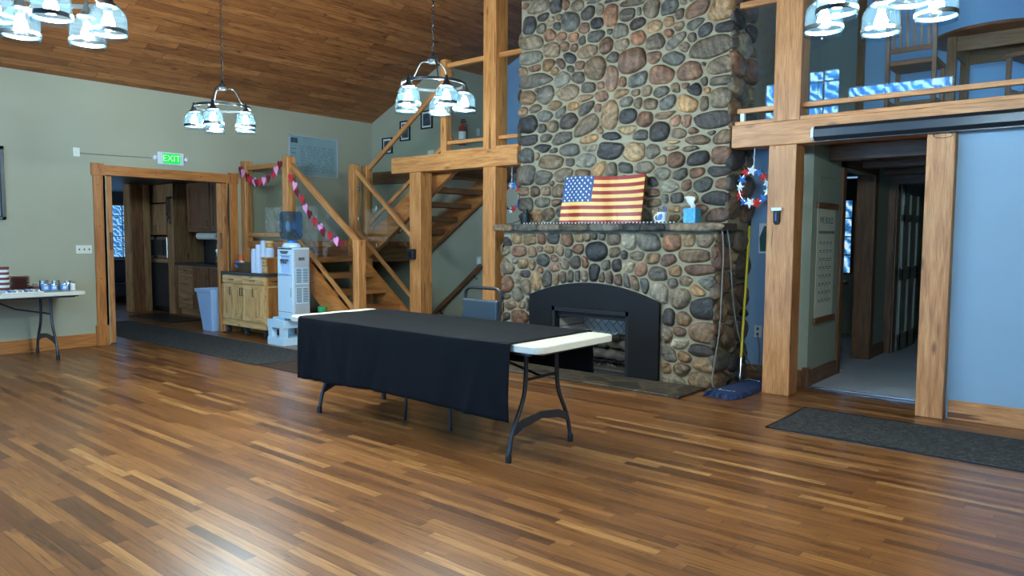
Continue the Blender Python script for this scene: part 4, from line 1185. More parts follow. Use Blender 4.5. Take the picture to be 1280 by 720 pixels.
# ------------------------------------------------------------------ stacking chair behind the table
ch = thing('stacking_chair', 'black framed stacking chair with grey padded back, tucked behind the covered table', 'chair', (-4.2, 4.25, 0))
cx = -4.215; w = .22
b = MB(); b.box(cx - w + .015, cx + w - .015, 4.0, 4.46, .455, .515); b.build('seat', M['vinyl'], ch, bevel=.02, seg=3)
b = MB(); b.box(cx - .20, cx + .20, 4.57, 4.61, .66, .965); b.build('backrest', M['vinyl'], ch, bevel=.018, seg=3)
pts = []
for s in (-1, 1):
    col = [(cx + s * .205, 4.53, .44), (cx + s * .205, 4.565, .62), (cx + s * .205, 4.605, .86), (cx + s * .205, 4.615, .99)]
    pts.append(col)
top = [(cx - .205, 4.615, .99), (cx - .195, 4.618, 1.03), (cx - .165, 4.62, 1.055), (cx - .12, 4.62, 1.06), (cx + .12, 4.62, 1.06), (cx + .165, 4.62, 1.055), (cx + .195, 4.618, 1.03), (cx + .205, 4.615, .99)]
b = MB(); b.tube(pts[0][:-1] + top + pts[1][:-1][::-1], .0135, 8); b.build('back_frame', M['black'], ch, smooth=True)
for s in (-1, 1):
    b = MB(); b.tube([(cx + s * .21, 4.46, .45), (cx + s * .235, 4.02, .44), (cx + s * .245, 3.985, .40), (cx + s * .26, 3.97, .0)], .0125, 8); b.build('leg', M['black'], ch, smooth=True)
    b = MB(); b.tube([(cx + s * .21, 4.1, .44), (cx + s * .215, 4.4, .42), (cx + s * .23, 4.56, .0)], .0125, 8); b.build('leg', M['black'], ch, smooth=True)
    b = MB(); b.tube([(cx + s * .22, 4.02, .45), (cx + s * .205, 4.53, .445)], .0125, 8); b.build('seat_rail', M['black'], ch, smooth=True)

# ------------------------------------------------------------------ crockery and tins on the left table
zt = .81
for i in range(9):
    z = zt + .03 * i
    c = MB(); c.lathe([(.078, z + .005), (.086, z + .045), (.088, z + .05), (.082, z + .046), (.074, z + .009)], (-10.16, 2.74, 0), 20, True)
    solo('paper_bowl', c, M['starwhite' if i % 2 else 'maroon'], ('topmost of' if i == 8 else 'lowest of' if i == 0 else 'one of') + ' the red and white striped bowls stacked at the left edge' if i in (0, 8) else 'one of the nested striped bowls inside the stack at the left edge', 'bowl', 'striped bowls stacked on the left table', smooth=True)
for i in range(8):
    z = zt + .004 + .022 * i
    c = MB(); c.lathe([(0, z), (.065, z), (.105, z + .018), (.107, z + .022), (.063, z + .006), (0, z + .006)], (-10.18, 2.935, 0), 24, False)
    solo('dinner_plate', c, M['tan' if i == 7 else 'maroon'], 'tan topmost plate of the stack beside the striped bowls' if i == 7 else 'one of the maroon plates under the tan plate', 'plate', 'plates stacked on the left table', smooth=True)
b = MB(); b.box(-10.28, -10.02, 3.03, 3.10, zt, zt + .035); b.box(-10.26, -10.04, 3.035, 3.095, zt + .035, zt + .05)
solo('napkin_pile', b, M['maroon'], 'maroon napkins folded beside the plate stack', 'napkins', bevel=.006)
tray = thing('cutlery_tray', 'clear tray of wrapped cutlery at the table front edge', 'tray', (-9.85, 2.85, zt))
b = MB(); b.box(-10.0, -9.72, 2.62, 3.05, zt, zt + .01); b.build('tray_base', M['paper'], tray, bevel=.003)
for k in range(7):
    b = MB(); y = 2.66 + k * .055
    b.tube([(-9.97, y, zt + .02), (-9.76, y + .02, zt + .022)], .012, 6); b.build('cutlery_roll', M['bluelabel' if k % 3 == 1 else 'paper'], tray)
b = MB(); b.box(-10.38, -10.12, 3.12, 3.42, zt, zt + .075); solo('serving_dish', b, M['paper'], 'white folded paper behind the tins on the left table', 'paper', bevel=.01)
b = MB(); b.lathe([(0, zt + .09), (.17, zt + .09), (.185, zt + .115), (.16, zt + .10), (0, zt + .10)], (-10.28, 3.24, 0), 24, False, 'z', .6, 1)
b.lathe([(.02, zt), (.05, zt), (.015, zt + .09)], (-10.28, 3.24, 0), 12)
TIN = [(-9.84, 3.10, 'bluelabel', 'leftmost of the low blue labelled tins on the left table'), (-9.84, 3.185, 'bluelabel', 'middle of the low blue labelled tins on the left table'), (-9.84, 3.30, 'bluelabel', 'rightmost of the low blue labelled tins on the left table')]
tin0 = None
for x, y, m, lb in TIN:
    t = thing('food_tin', lb, 'tin', (x, y, zt), 0, 'blue labelled tins')
    b = MB(); b.lathe([(0, 0), (.038, 0), (.040, .004), (.040, .086), (.038, .09), (0, .088)], (0, 0, 0), 20, False); b.build('can', M['chrome'], t, local=True, smooth=True)
    b = MB(); b.lathe([(.0405, .012), (.041, .014), (.041, .074), (.0405, .076)], (0, 0, 0), 20, False); b.build('paper_label', M[m], t, local=True)
    b = MB()
    for a in (.2, -.5):
        b.box(.0405, .0425, -.008 + a * .03, .008 + a * .03, .03, .06)
    b.build('lettering', M['paper'], t, local=True)
for x, y, h, r, m, lb in ((-9.95, 3.38, .115, .035, 'chrome', 'tall steel canister at the right end of the tins'), (-10.02, 3.27, .12, .045, 'chrome', 'steel canister behind the middle blue tin'), (-10.05, 3.15, .125, .05, 'chrome', 'wide steel canister behind the left blue tin'), (-9.86, 3.40, .10, .028, 'paper', 'small white shaker at the right end of the table items')):
    t = thing('canister', lb, 'canister', (x, y, zt))
    b = MB(); b.lathe([(0, 0), (r, 0), (r, h * .82), (r * .93, h * .85)], (0, 0, 0), 20); b.build('body', M[m], t, local=True, smooth=True)
    b = MB(); b.lathe([(r * .96, h * .85), (r * .96, h * .97), (r * .7, h), (0, h)], (0, 0, 0), 20); b.build('lid', M['chrome'], t, local=True, smooth=True)

# ------------------------------------------------------------------ wall fittings on the left wall
es = thing('exit_sign', 'green lit EXIT sign over the kitchen doorway', 'exit sign', (XL, 4.96, 2.565))
b = MB(); b.box(XL, XL + .045, 4.78, 5.15, 2.48, 2.655); b.build('housing', M['whitepaint'], es, bevel=.012)
b = MB(); b.box(XL + .045, XL + .048, 4.845, 5.095, 2.497, 2.638); b.build('lit_face', M['exitgreen'], es)
def text(body, name, parent, size, loc, rot, mat, ext=.002, align='CENTER'):
    cu = bpy.data.curves.new(name, 'FONT'); cu.body = body; cu.size = size; cu.extrude = ext; cu.align_x = align; cu.align_y = 'CENTER'
    cu.resolution_u = 3
    o = bpy.data.objects.new(name, cu); COL.objects.link(o)
    bpy.context.view_layer.update()
    me = bpy.data.meshes.new_from_object(o.evaluated_get(bpy.context.evaluated_depsgraph_get()))
    bpy.data.objects.remove(o)
    o = bpy.data.objects.new(name, me); COL.objects.link(o)
    me.materials.clear(); me.materials.append(mat)
    p = MW.get(parent.name, Matrix())
    o.parent = parent
    mw = Matrix.Translation(Vector(loc)) @ rot.to_4x4()
    o.matrix_local = p.inverted() @ mw
    KID.setdefault(parent.name, []).append(o)
    return o
ROT_X = Matrix(((0, 0, 1), (1, 0, 0), (0, 1, 0)))      # faces +X, reads along +Y
text('EXIT', 'lettering', es, .125, (XL + .0495, 4.97, 2.567), ROT_X, M['exitwhite'], .001)
for y in (4.745, 5.185):
    b = MB(); b.lathe([(.0, XL + .05), (.03, XL + .04), (.032, XL)], (0, y, 2.57), 14, True, 'x'); b.build('emergency_lamp', M['whitepaint'], es, smooth=True)
b = MB(); b.box(XL, XL + .03, 3.70, 3.78, 2.495, 2.61); b.box(XL + .03, XL + .036, 3.725, 3.755, 2.53, 2.575)
solo('junction_box', b, M['cardwhite'], 'small white box high on the left wall joined by a cable to the exit sign', 'box', bevel=.004)
b = MB(); b.tube([(XL + .008, 3.78, 2.545), (XL + .008, 4.2, 2.549), (XL + .008, 4.73, 2.56)], .006, 6)
solo('cable', b, M['cord'], 'thin cable along the wall from white box to exit sign', 'cable')
sw = thing('light_switch', 'three gang ivory light switch left of the kitchen doorway', 'light switch', (XL, 3.80, 1.29))
b = MB(); b.box(XL, XL + .01, 3.70, 3.895, 1.235, 1.345); b.build('wall_plate', M['cardwhite'], sw, bevel=.003)
for y in (3.74, 3.80, 3.86):
    b = MB(); b.box(XL + .01, XL + .022, y - .006, y + .006, 1.278, 1.302); b.build('toggle', M['greyline'], sw)
pf = thing('picture_frame', 'dark edge of a framed picture cut off at the far left', 'picture', (XL, 2.5, 2.1))
b = MB()
b.box(XL, XL + .035, 2.05, 2.93, 1.66, 1.70); b.box(XL, XL + .035, 2.05, 2.93, 2.51, 2.55); b.box(XL, XL + .035, 2.05, 2.10, 1.66, 2.55); b.box(XL, XL + .035, 2.885, 2.93, 1.66, 2.55)
b.build('frame', M['black'], pf, bevel=.004)
b = MB(); b.box(XL, XL + .012, 2.09, 2.9, 1.69, 2.52); b.build('print', M['photo'], pf)

# framed plan behind glass above the landing
wb = thing('framed_document', 'large glass covered document with rows of small print above the landing', 'document', (XL, 7.38, 2.8))
y0, y1, z0, z1 = 6.90, 7.86, 2.47, 3.13
b = MB(); b.box(XL, XL + .012, y0 + .02, y1 - .02, z0 + .02, z1 - .02); b.build('sheet', plain('sheet_grey', S(150, 172, 172), .5, 0, .06, 3, .02), wb)
b = MB()
b.box(XL, XL + .03, y0, y1, z0, z0 + .02); b.box(XL, XL + .03, y0, y1, z1 - .02, z1); b.box(XL, XL + .03, y0, y0 + .02, z0, z1); b.box(XL, XL + .03, y1 - .02, y1, z0, z1)
b.build('frame', M['coolergrey'], wb, bevel=.003)
b = MB(); rr = random.Random(9)
for k in range(15):
    z = z1 - .17 - k * .029
    y = y0 + (.22 if k % 5 else .08)
    while y < y1 - .08:
        l = rr.uniform(.03, .12); b.box(XL + .012, XL + .0135, y, min(y + l, y1 - .06), z - .003, z + .003); y += l + rr.uniform(.015, .05)
for k in range(5):
    zz = z1 - .22 - k * .07; b.box(XL + .012, XL + .0135, y0 + .05, y0 + .05 + rr.uniform(.04, .1), zz - .006, zz + .004)
b.build('small_print', M['greyline'], wb)
b = MB(); b.box(XL + .012, XL + .014, y0 + .04, y0 + .17, z1 - .13, z1 - .05); b.build('dark_reflection', M['photo'], wb)  # dark reflection in the glazing, painted as a patch on the sheet
b = MB(); b.box(XL + .02, XL + .024, y0 + .02, y1 - .02, z0 + .02, z1 - .02); b.build('glazing', M['pane'], wb)

# photos on the stair wall
for i, (x0, x1, z0, z1, lb) in enumerate(((-10.27, -10.01, 2.93, 3.21, 'small black framed photo, lowest of three beside the stair handrail'), (-9.80, -9.55, 3.12, 3.46, 'small black framed photo, middle of three along the stairs'), (-9.27, -9.0, 3.28, 3.58, 'small black framed photo, highest of three along the stairs'))):
    p = thing('photo_frame', lb, 'picture', ((x0 + x1) / 2, 8.62, (z0 + z1) / 2), 0, 'framed photos up the stairs')
    b = MB(); t_ = .022
    b.box(x0, x1, 8.59, 8.62, z0, z0 + t_); b.box(x0, x1, 8.59, 8.62, z1 - t_, z1); b.box(x0, x0 + t_, 8.59, 8.62, z0, z1); b.box(x1 - t_, x1, 8.59, 8.62, z0, z1)
    b.build('frame', M['black'], p)
    b = MB(); b.box(x0 + .02, x1 - .02, 8.605, 8.62, z0 + .02, z1 - .02); b.build('mat_board', M['paper'], p)
    b = MB(); b.box(x0 + .045, x1 - .045, 8.602, 8.606, z0 + .05, z1 - .05); b.build('photograph', M['photo'], p)
def plate(name, label, cat, x0, x1, y0, y1, z0, z1, face, det):
    p = thing(name, label, cat, ((x0 + x1) / 2, (y0 + y1) / 2, (z0 + z1) / 2))
    b = MB(); b.box(x0, x1, y0, y1, z0, z1); b.build('wall_plate', M['cardwhite'], p, bevel=.003)
    b = MB()
    for q in det: b.box(*q)
    b.build(face, M['greyline'] if face == 'socket' else M['paper'], p)
plate('light_switch', 'white rocker switch on the stair wall above the handrail end', 'light switch', -8.0, -7.92, 8.61, 8.62, 1.05, 1.17, 'rocker', [(-7.98, -7.94, 8.603, 8.611, 1.08, 1.14)])
plate('light_switch', 'white switch plate high on the stair wall at loft height', 'light switch', -9.12, -8.98, 8.61, 8.62, 2.83, 2.92, 'rocker', [(-9.08, -9.05, 8.603, 8.611, 2.85, 2.90)])
plate('wall_outlet', 'double outlet low on the blue lit wall behind the mop handle', 'outlet', -3.012, -2.932, 7.52, 7.53, .46, .588, 'socket', [(-2.985, -2.96, 7.516, 7.521, .535, .565), (-2.985, -2.96, 7.516, 7.521, .48, .51)])
pl_ = thing('framed_picture', 'slim green picture on the blue lit wall, half hidden by the pale post', 'picture', (-2.9, 7.52, 1.5))
b = MB(); b.box(-2.985, -2.76, 7.505, 7.53, 1.34, 1.65); b.build('frame', M['whitepaint'], pl_, bevel=.003)
b = MB(); b.poly([(-2.975, 1.50), (-2.93, 1.62), (-2.78, 1.635), (-2.78, 1.36), (-2.965, 1.36)], 'y', 7.50, 7.506); b.build('print', plain('dark_green_print', S(34, 78, 56), .5), pl_)

# fire extinguisher on the loft wall
fe = thing('fire_extinguisher', 'small red fire extinguisher on the loft wall seen through the glass guard', 'fire extinguisher', (-8.75, 9.07, 3.0))
b = MB(); b.lathe([(0, 3.02), (.055, 3.02), (.06, 3.05), (.06, 3.3), (.045, 3.35), (.02, 3.37), (.02, 3.4)], (-8.76, 9.07, 0), 18); b.build('cylinder', M['red'], fe, smooth=True)
b = MB(); b.lathe([(.0605, 3.12), (.0608, 3.13), (.0608, 3.24), (.0605, 3.25)], (-8.76, 9.07, 0), 18, False); b.build('paper_label', M['paper'], fe)
b = MB(); b.box(-8.79, -8.68, 9.055, 9.085, 3.40, 3.425); b.box(-8.79, -8.70, 9.06, 9.08, 3.435, 3.455); b.tube([(-8.74, 9.07, 3.40), (-8.69, 9.10, 3.36), (-8.69, 9.11, 3.2), (-8.70, 9.11, 3.1)], .01, 6); b.build('valve_handle', M['black'], fe)
b = MB(); b.box(-8.83, -8.82, 9.49, 9.57, 3.24, 3.36); solo('wall_switch', b, M['cardwhite'], 'white switch plate on the loft wall right of the fire extinguisher', 'light switch', bevel=.003)

# ------------------------------------------------------------------ rugs
b = MB(); b.box(-2.155, 1.3, 5.70, 6.585, 0, .010, 'x'); rug = solo('rug', b, M['rug'], 'long charcoal runner rug before the blue lit wall panel', 'rug', bevel=.004)
b = MB(); b.box(-2.16, 1.305, 5.695, 5.715, 0, .012); b.box(-2.16, 1.305, 6.57, 6.59, 0, .012); b.box(-2.165, -2.145, 5.695, 6.59, 0, .012)
b.build('binding', M['black'], rug)
b = MB(); b.poly([(-13.2, 4.45), (-7.66, 4.53), (-7.60, 5.08), (-8.2, 5.46), (-13.2, 5.40)], 'z', 0, .009); rug2 = solo('rug', b, M['rug'], 'charcoal runner rug leading through the kitchen doorway', 'rug', bevel=.003)
b = MB(); b.poly([(-7.62, 4.55), (-6.64, 4.55), (-6.72, 5.2), (-7.59, 5.12)], 'z', 0, .007); solo('rug', b, M['brownmat'], 'dark brown mat beyond the left end of the covered table', 'mat', bevel=.003)
b = MB(); b.box(-14.0, -12.4, 5.75, 6.35, 0, .012); solo('kitchen_mat', b, M['black'], 'black mat on the kitchen floor before the drawers', 'mat', bevel=.004)

# ------------------------------------------------------------------ butcher block cart
ct = thing('kitchen_cart', 'pale hickory kitchen cart with dark top standing right of the doorway', 'cabinet', (-10.02, 5.9, 0))
x0, x1, y0, y1 = -10.63, -9.42, 5.75, 6.0
b = MB(); b.box(x0, x1, y0, y1, .13, .90, 'x'); b.build('body', M['pale'], ct, bevel=.006)
b = MB(); b.box(x0 - .03, x1 + .03, y0 - .03, y1 + .01, .90, .945); b.build('worktop', M['granite'], ct, bevel=.006)
b = MB(); b.box(x0, x1, y0 - .012, y0, .13, .22, 'x'); b.build('plinth_rail', M['pale'], ct, bevel=.004)
def pull(parent, p0, p1, out):
    h = MB(); a, c = Vector(p0), Vector(p1); o_ = Vector(out)
    h.tube([a, a + o_, c + o_, c], .006, 6); h.build('handle', M['bronze'], parent)
for k in range(2):
    a = x0 + .03 + k * (x1 - x0 - .05) / 2; c = a + (x1 - x0 - .07) / 2
    b = MB(); b.box(a, c, y0 - .022, y0, .775, .885, 'x'); d = b.build('drawer', M['pale'], ct, bevel=.006)
    m_ = (a + c) / 2; pull(d, (m_ - .05, y0 - .022, .83), (m_ + .05, y0 - .022, .83), (0, -.025, 0))
for k in range(4):
    wd = (x1 - x0 - .06) / 4
    a = x0 + .03 + k * wd + .006; c = a + wd - .012
    b = MB(); b.box(a, c, y0 - .014, y0, .235, .755, 'z')
    b.box(a, a + .05, y0 - .026, y0 - .014, .235, .755, 'z'); b.box(c - .05, c, y0 - .026, y0 - .014, .235, .755, 'z')
    b.box(a + .05, c - .05, y0 - .026, y0 - .014, .235, .29, 'x'); b.box(a + .05, c - .05, y0 - .026, y0 - .014, .70, .755, 'x')
    b.box(a + .075, c - .075, y0 - .022, y0 - .014, .315, .68, 'z')
    d = b.build('door', M['pale'], ct, bevel=.004)
    xh = c - .025 if k in (0, 1) else a + .025
    if k == 1: xh = c - .025
    pull(d, (xh, y0 - .026, .60), (xh, y0 - .026, .71), (0, -.022, 0))
b = MB(); b.box(x1, x1 + .012, y0 + .03, y1 - .03, .24, .74, 'z'); b.box(x1, x1 + .014, y0 + .02, y1 - .02, .775, .885, 'y')
b.build('side_panel', M['honeyd'], ct, bevel=.004)
pull(ct, (x1 + .014, 5.83, .83), (x1 + .014, 5.93, .83), (.025, 0, 0))
b = MB(); b.poly([(y0 - .03, .72), (y0 - .03, .90), (y0 + .04, .90), (y0 + .04, .80)], 'x', x0 - .04, x0); b.build('side_bracket', M['pale'], ct, bevel=.004)
for x in (x0 + .08, (x0 + x1) / 2, x1 - .08):
    b = MB(); b.box(x - .03, x + .03, y0 + .02, y0 + .08, .095, .13); b.lathe([(0, x - .016), (.035, x - .016), (.045, x - .01), (.045, x + .01), (.035, x + .016), (0, x + .016)], (0, y0 + .05, .045), 16, False, 'x')
    b.build('caster', M['hammered'], ct, smooth=True)

# on the cart
ctz = .945
bk = thing('fruit_basket', 'oval wicker basket on the left end of the cart top', 'basket', (-10.12, 5.86, ctz))
b = MB(); b.lathe([(0, .0), (.17, 0), (.23, .06), (.27, .115), (.275, .13), (.255, .125), (.21, .06), (.15, .015), (0, .015)], (-10.12, 5.86, ctz), 28, False, 'z', 1, .42); b.build('bowl', M['wicker'], bk, smooth=True)
b = MB(); b.tube([(-10.12 + .272 * math.cos(t), 5.86 + .272 * .42 * math.sin(t), ctz + .128) for t in np.linspace(0, 2 * PI, 30, endpoint=False)], .012, 8, True); b.build('rim', M['wicker'], bk)
b = MB(); b.lathe([(0, .02), (.04, .02), (.042, .13), (.02, .16), (.02, .17)], (-10.25, 5.84, ctz), 16); bo = b
bt = thing('juice_bottle', 'small bottle with orange cap standing in the wicker basket', 'bottle', (-10.25, 5.85, ctz + .02))
b = MB(); b.lathe([(0, .0), (.04, 0), (.042, .16), (.024, .19), (.024, .2)], (0, 0, 0), 16); b.build('body', M['orange'], bt, local=True, smooth=True)
b = MB(); b.lathe([(.027, .2), (.027, .235), (0, .237)], (0, 0, 0), 16); b.build('cap', M['orange'], bt, local=True)
b = MB(); b.lathe([(.043, .11), (.0432, .12), (.0432, .13), (.043, .14)], (0, 0, 0), 16, False); b.build('paper_label', M['paper'], bt, local=True)
b = MB(); b.poly([(-10.29, ctz + .06), (-10.12, ctz + .06), (-10.16, ctz + .14), (-10.24, ctz + .165), (-10.29, ctz + .15)], 'y', 5.765, 5.80); solo('blue_packet', b, M['starblue'], 'light blue packet sticking out of the wicker basket', 'packet', bevel=.008)
for i, (x, y, n, h) in enumerate(((-9.80, 5.80, 13, .35), (-9.70, 5.81, 15, .41), (-9.62, 5.84, 18, .47))):
    # each column of foam cups, nested and upside down
    step = (h - .09) / n
    t0 = None
    for k in range(n + 1):
        z = ctz + k * step
        b = MB(); b.lathe([(.048, z), (.050, z + .004), (.046, z + .012), (.038, z + .088), (0, z + .09)], (x, y, 0), 16, False)
        which = ('shortest left', 'middle', 'tallest right')[i]
        solo('foam_cup', b, M['foam'], ('top' if k == n else 'bottom' if k == 0 else 'nested') + ' foam cup in the ' + which + ' column on the cart', 'cup', 'foam cups on the cart, %s column' % which, smooth=True)
ob = thing('wooden_drawer_box', 'small wooden organizer box on the cart beside the cups', 'box', (-9.49, 5.86, ctz))
b = MB(); b.box(-9.56, -9.41, 5.77, 5.97, ctz, ctz + .215, 'x'); b.build('case', M['honeyd'], ob, bevel=.004)
b = MB(); b.box(-9.575, -9.40, 5.755, 5.985, ctz + .215, ctz + .232); b.build('top', M['pale'], ob, bevel=.003)
for k in range(2):
    b = MB(); b.box(-9.55, -9.42, 5.762, 5.77, ctz + .015 + k * .1, ctz + .1 + k * .1, 'x'); d = b.build('drawer', M['pale'], ob, bevel=.003)
    b = MB(); b.lathe([(.004, 5.762), (.009, 5.752), (0, 5.748)], (-9.485, 0, ctz + .057 + k * .1), 8, True, 'y'); b.build('knob', M['bronze'], d)
jr = thing('coffee_jar', 'glass jar with amber shoulder standing on the wooden organizer box', 'jar', (-9.49, 5.86, ctz + .232))
b = MB(); b.lathe([(0, 0), (.062, 0), (.066, .01), (.066, .12), (.05, .14)], (0, 0, 0), 18); b.build('body', M['foam'], jr, local=True, smooth=True)
b = MB(); b.lathe([(.058, .135), (.062, .15), (.06, .19), (.05, .2)], (0, 0, 0), 18); b.build('amber_band', M['amber'], jr, local=True, smooth=True)
b = MB(); b.lathe([(.055, .2), (.055, .235), (0, .238)], (0, 0, 0), 18); b.build('lid', M['cream'], jr, local=True, smooth=True)

# ------------------------------------------------------------------ water cooler on its crate
cr = thing('cooler_stand', 'white painted two tier crate stand under the water cooler', 'stand', (-8.88, 5.75, 0))
for z0, z1, nm in ((0.0, .10, 'lower_tray'), (.235, .345, 'upper_tray')):
    b = MB(); b.box(-9.08, -8.68, 5.55, 5.97, z0, z1); b.build(nm, M['coolergrey' if 0 else 'cooler'], cr, bevel=.004)
b = MB(); b.box(-9.02, -8.74, 5.60, 5.92, .345, .375); b.build('riser', M['cooler'], cr, bevel=.004)
for x in (-9.03, -8.76):
    for y in (5.60, 5.88):
        b = MB(); b.box(x - .045, x + .045, y - .04, y + .04, .10, .235); b.build('leg', M['cooler'], cr, bevel=.003)
wc = thing('water_cooler', 'tall white water cooler with grey side vents', 'water cooler', (-8.64, 5.75, .375))
X0, X1, Y0, Y1, Z0, Z1 = -8.84, -8.48, 5.57, 5.83, .375, 1.33
b = MB(); b.box(X0 + .008, X1, Y0 + .03, Y1, Z0, Z1 - .02); b.build('side_case', M['coolergrey'], wc, bevel=.006)
b = MB(); b.box(X0, X1 - .01, Y0, Y0 + .035, Z0, Z1 - .34, 'z')
b.box(X0, X0 + .045, Y0, Y0 + .035, Z1 - .34, Z1 - .11); b.box(X1 - .075, X1 - .01, Y0, Y0 + .035, Z1 - .34, Z1 - .11); b.box(X0, X1 - .01, Y0, Y0 + .035, Z1 - .11, Z1)
b.build('front_panel', M['cooler'], wc, bevel=.008)
b = MB(); b.box(X0, X1, Y0 + .0, Y1, Z1 - .03, Z1); b.lathe([(.125, Z1), (.12, Z1 + .03), (.10, Z1 + .06)], (-8.70, 5.70, 0), 24); b.build('top_cover', M['cooler'], wc, bevel=.006)
b = MB(); b.box(X0 + .045, X1 - .075, Y0 + .028, Y0 + .04, Z1 - .34, Z1 - .11); b.box(X0 + .05, X1 - .08, Y0 - .01, Y0 + .03, Z1 - .36, Z1 - .345); b.build('dispensing_recess', M['bluebin'], wc)
for k in range(3):
    x = X0 + .09 + k * .055
    b = MB(); b.lathe([(.014, Y0 - .01), (.016, Y0 + .03)], (x, 0, Z1 - .17), 10, True, 'y'); b.box(x - .008, x + .008, Y0 - .005, Y0 + .01, Z1 - .215, Z1 - .17); b.build('tap', M['greyline'], wc)
b = MB(); b.poly([(X0 + .06, Z1 - .045), (X1 - .09, Z1 - .045), (X1 - .13, Z1 - .085), (X0 + .10, Z1 - .085)], 'y', Y0 - .004, Y0 + .002); b.build('badge', M['greyline'], wc)
b = MB(); b.box(X1 - .045, X1 - .03, Y0 - .012, Y0, Z0 + .30, Z0 + .42); b.build('door_grip', M['coolergrey'], wc)
b = MB(); b.box(X0 + .015, X1 - .03, Y0 - .003, Y0 + .004, Z1 - .375, Z1 - .37); b.box(X0 + .02, X1 - .03, Y0 - .003, Y0 + .004, Z0 + .09, Z0 + .095); b.build('panel_seam', M['greyline'], wc)
b = MB()
for zt0, rows in ((Z1 - .28, 9), (Z1 - .54, 9)):
    for q in range(2):
        ya = Y0 + .05 + q * .10
        b.box(X1, X1 + .004, ya - .006, ya + .086, zt0 - rows * .022 - .01, zt0 + .012)
b.build('vent_plate', M['cooler'], wc)
for zt0, rows in ((Z1 - .28, 9), (Z1 - .54, 9)):
    for q in range(2):
        ya = Y0 + .05 + q * .10
        b = MB()
        for k in range(rows): b.box(X1 + .004, X1 + .007, ya, ya + .08, zt0 - k * .022 - .012, zt0 - k * .022)
        b.build('vent_slats', M['greyline'], wc)
b = MB(); b.box(X1, X1 + .006, Y0 + .09, Y0 + .18, Z1 - .17, Z1 - .13); b.build('side_grip', M['greyline'], wc)
jg = thing('water_jug', 'big blue water jug upended on the water cooler', 'water jug', (-8.66, 5.75, 1.39))
b = MB(); b.lathe([(0, 1.40), (.045, 1.40), (.05, 1.42), (.12, 1.44), (.148, 1.475), (.152, 1.54), (.143, 1.55), (.143, 1.565), (.152, 1.575), (.152, 1.65), (.143, 1.66), (.143, 1.675), (.152, 1.685), (.15, 1.78), (.135, 1.81), (0, 1.812)], (-8.70, 5.70, 0), 28, False); b.build('bottle', M['jug'], jg, smooth=True)
b = MB(); b.lathe([(.04, 1.385), (.058, 1.39), (.058, 1.42), (.04, 1.425)], (-8.70, 5.70, 0), 20); b.build('neck_collar', M['starblue'], jg)
wb_ = thing('wastebasket', 'pale blue tapered wastebasket inside the kitchen doorway', 'wastebasket', (-11.0, 5.73, 0))
b = MB()
def rr4(cx, cy, l, w_, z): return [(cx - l / 2, cy - w_ / 2, z), (cx + l / 2, cy - w_ / 2, z), (cx + l / 2, cy + w_ / 2, z), (cx - l / 2, cy + w_ / 2, z)]
ra, rb_, rc_, rd_ = rr4(-10.97, 5.78, .28, .22, .0), rr4(-10.985, 5.78, .465, .32, .64), rr4(-10.985, 5.78, .435, .29, .64), rr4(-10.97, 5.78, .26, .2, .02)
b.add(ra + rb_ + rc_ + rd_, [[0, 1, 2, 3]] + [[i, (i + 1) % 4, 4 + (i + 1) % 4, 4 + i] for i in range(4)] + [[4 + i, 4 + (i + 1) % 4, 8 + (i + 1) % 4, 8 + i] for i in range(4)] + [[8 + i, 8 + (i + 1) % 4, 12 + (i + 1) % 4, 12 + i] for i in range(4)] + [[12, 13, 14, 15]])
b.build('bin', M['bluebin'], wb_, bevel=.01)
b = MB(); r1_, r2_ = rr4(-10.985, 5.78, .49, .345, .60), rr4(-10.985, 5.78, .50, .355, .655)
b.add(r1_ + r2_ + rr4(-10.985, 5.78, .445, .30, .655) + rr4(-10.985, 5.78, .435, .29, .60), [[i, (i + 1) % 4, 4 + (i + 1) % 4, 4 + i] for i in range(4)] + [[4 + i, 4 + (i + 1) % 4, 8 + (i + 1) % 4, 8 + i] for i in range(4)] + [[8 + i, 8 + (i + 1) % 4, 12 + (i + 1) % 4, 12 + i] for i in range(4)] + [[12 + i, 12 + (i + 1) % 4, (i + 1) % 4, i] for i in range(4)])
b.build('rim', M['bluebin'], wb_, bevel=.006)
gj = thing('green_lidded_tub', 'small tub with green lid behind the water cooler', 'tub', (-8.40, 5.97, 0))
b = MB(); b.lathe([(0, 0), (.05, 0), (.055, .46)], (-8.40, 5.97, 0), 20); b.build('body', M['darksofa'], gj, smooth=True)
b = MB(); b.lathe([(.058, .455), (.06, .47), (.06, .52), (.05, .53), (0, .531)], (-8.40, 5.97, 0), 20); b.build('lid', M['green'], gj, smooth=True)

# ------------------------------------------------------------------ things on and beside the fireplace
fg = thing('wooden_flag', 'wavy painted wooden stars and stripes flag leaning on the mantel', 'flag', (-4.5, 6.79, 1.638))
W_, H_ = 1.05, .53
lean = .085
def fpos(u, v, d=0.0):
    x = -4.99 + u * W_ + .012 * (1 - v) * -1
    y = 6.755 + lean * v + .018 * math.sin(u * 15 + v * 1.5) - d
    z = 1.640 + v * H_ * .985 + .012 * math.sin(u * 6 + .6) * v
    return (x, y, z)
NU = 40
def sheet(u0, u1, v0, v1, n, d0, d1):
    vs = []; fs = []
    for i in range(n + 1):
        u = u0 + (u1 - u0) * i / n
        vs += [fpos(u, v0, d0), fpos(u, v1, d0), fpos(u, v1, d1), fpos(u, v0, d1)]
    for i in range(n):
        for k in range(4): fs.append([4 * i + k, 4 * i + (k + 1) % 4, 4 * i + 4 + (k + 1) % 4, 4 * i + 4 + k])
    fs += [[0, 1, 2, 3], [4 * n, 4 * n + 1, 4 * n + 2, 4 * n + 3]]
    return vs, fs
b = MB(); b.add(*sheet(0, 1, 0, 1, NU, -.02, 0.0)); b.build('backing_board', M['brownwood'], fg)
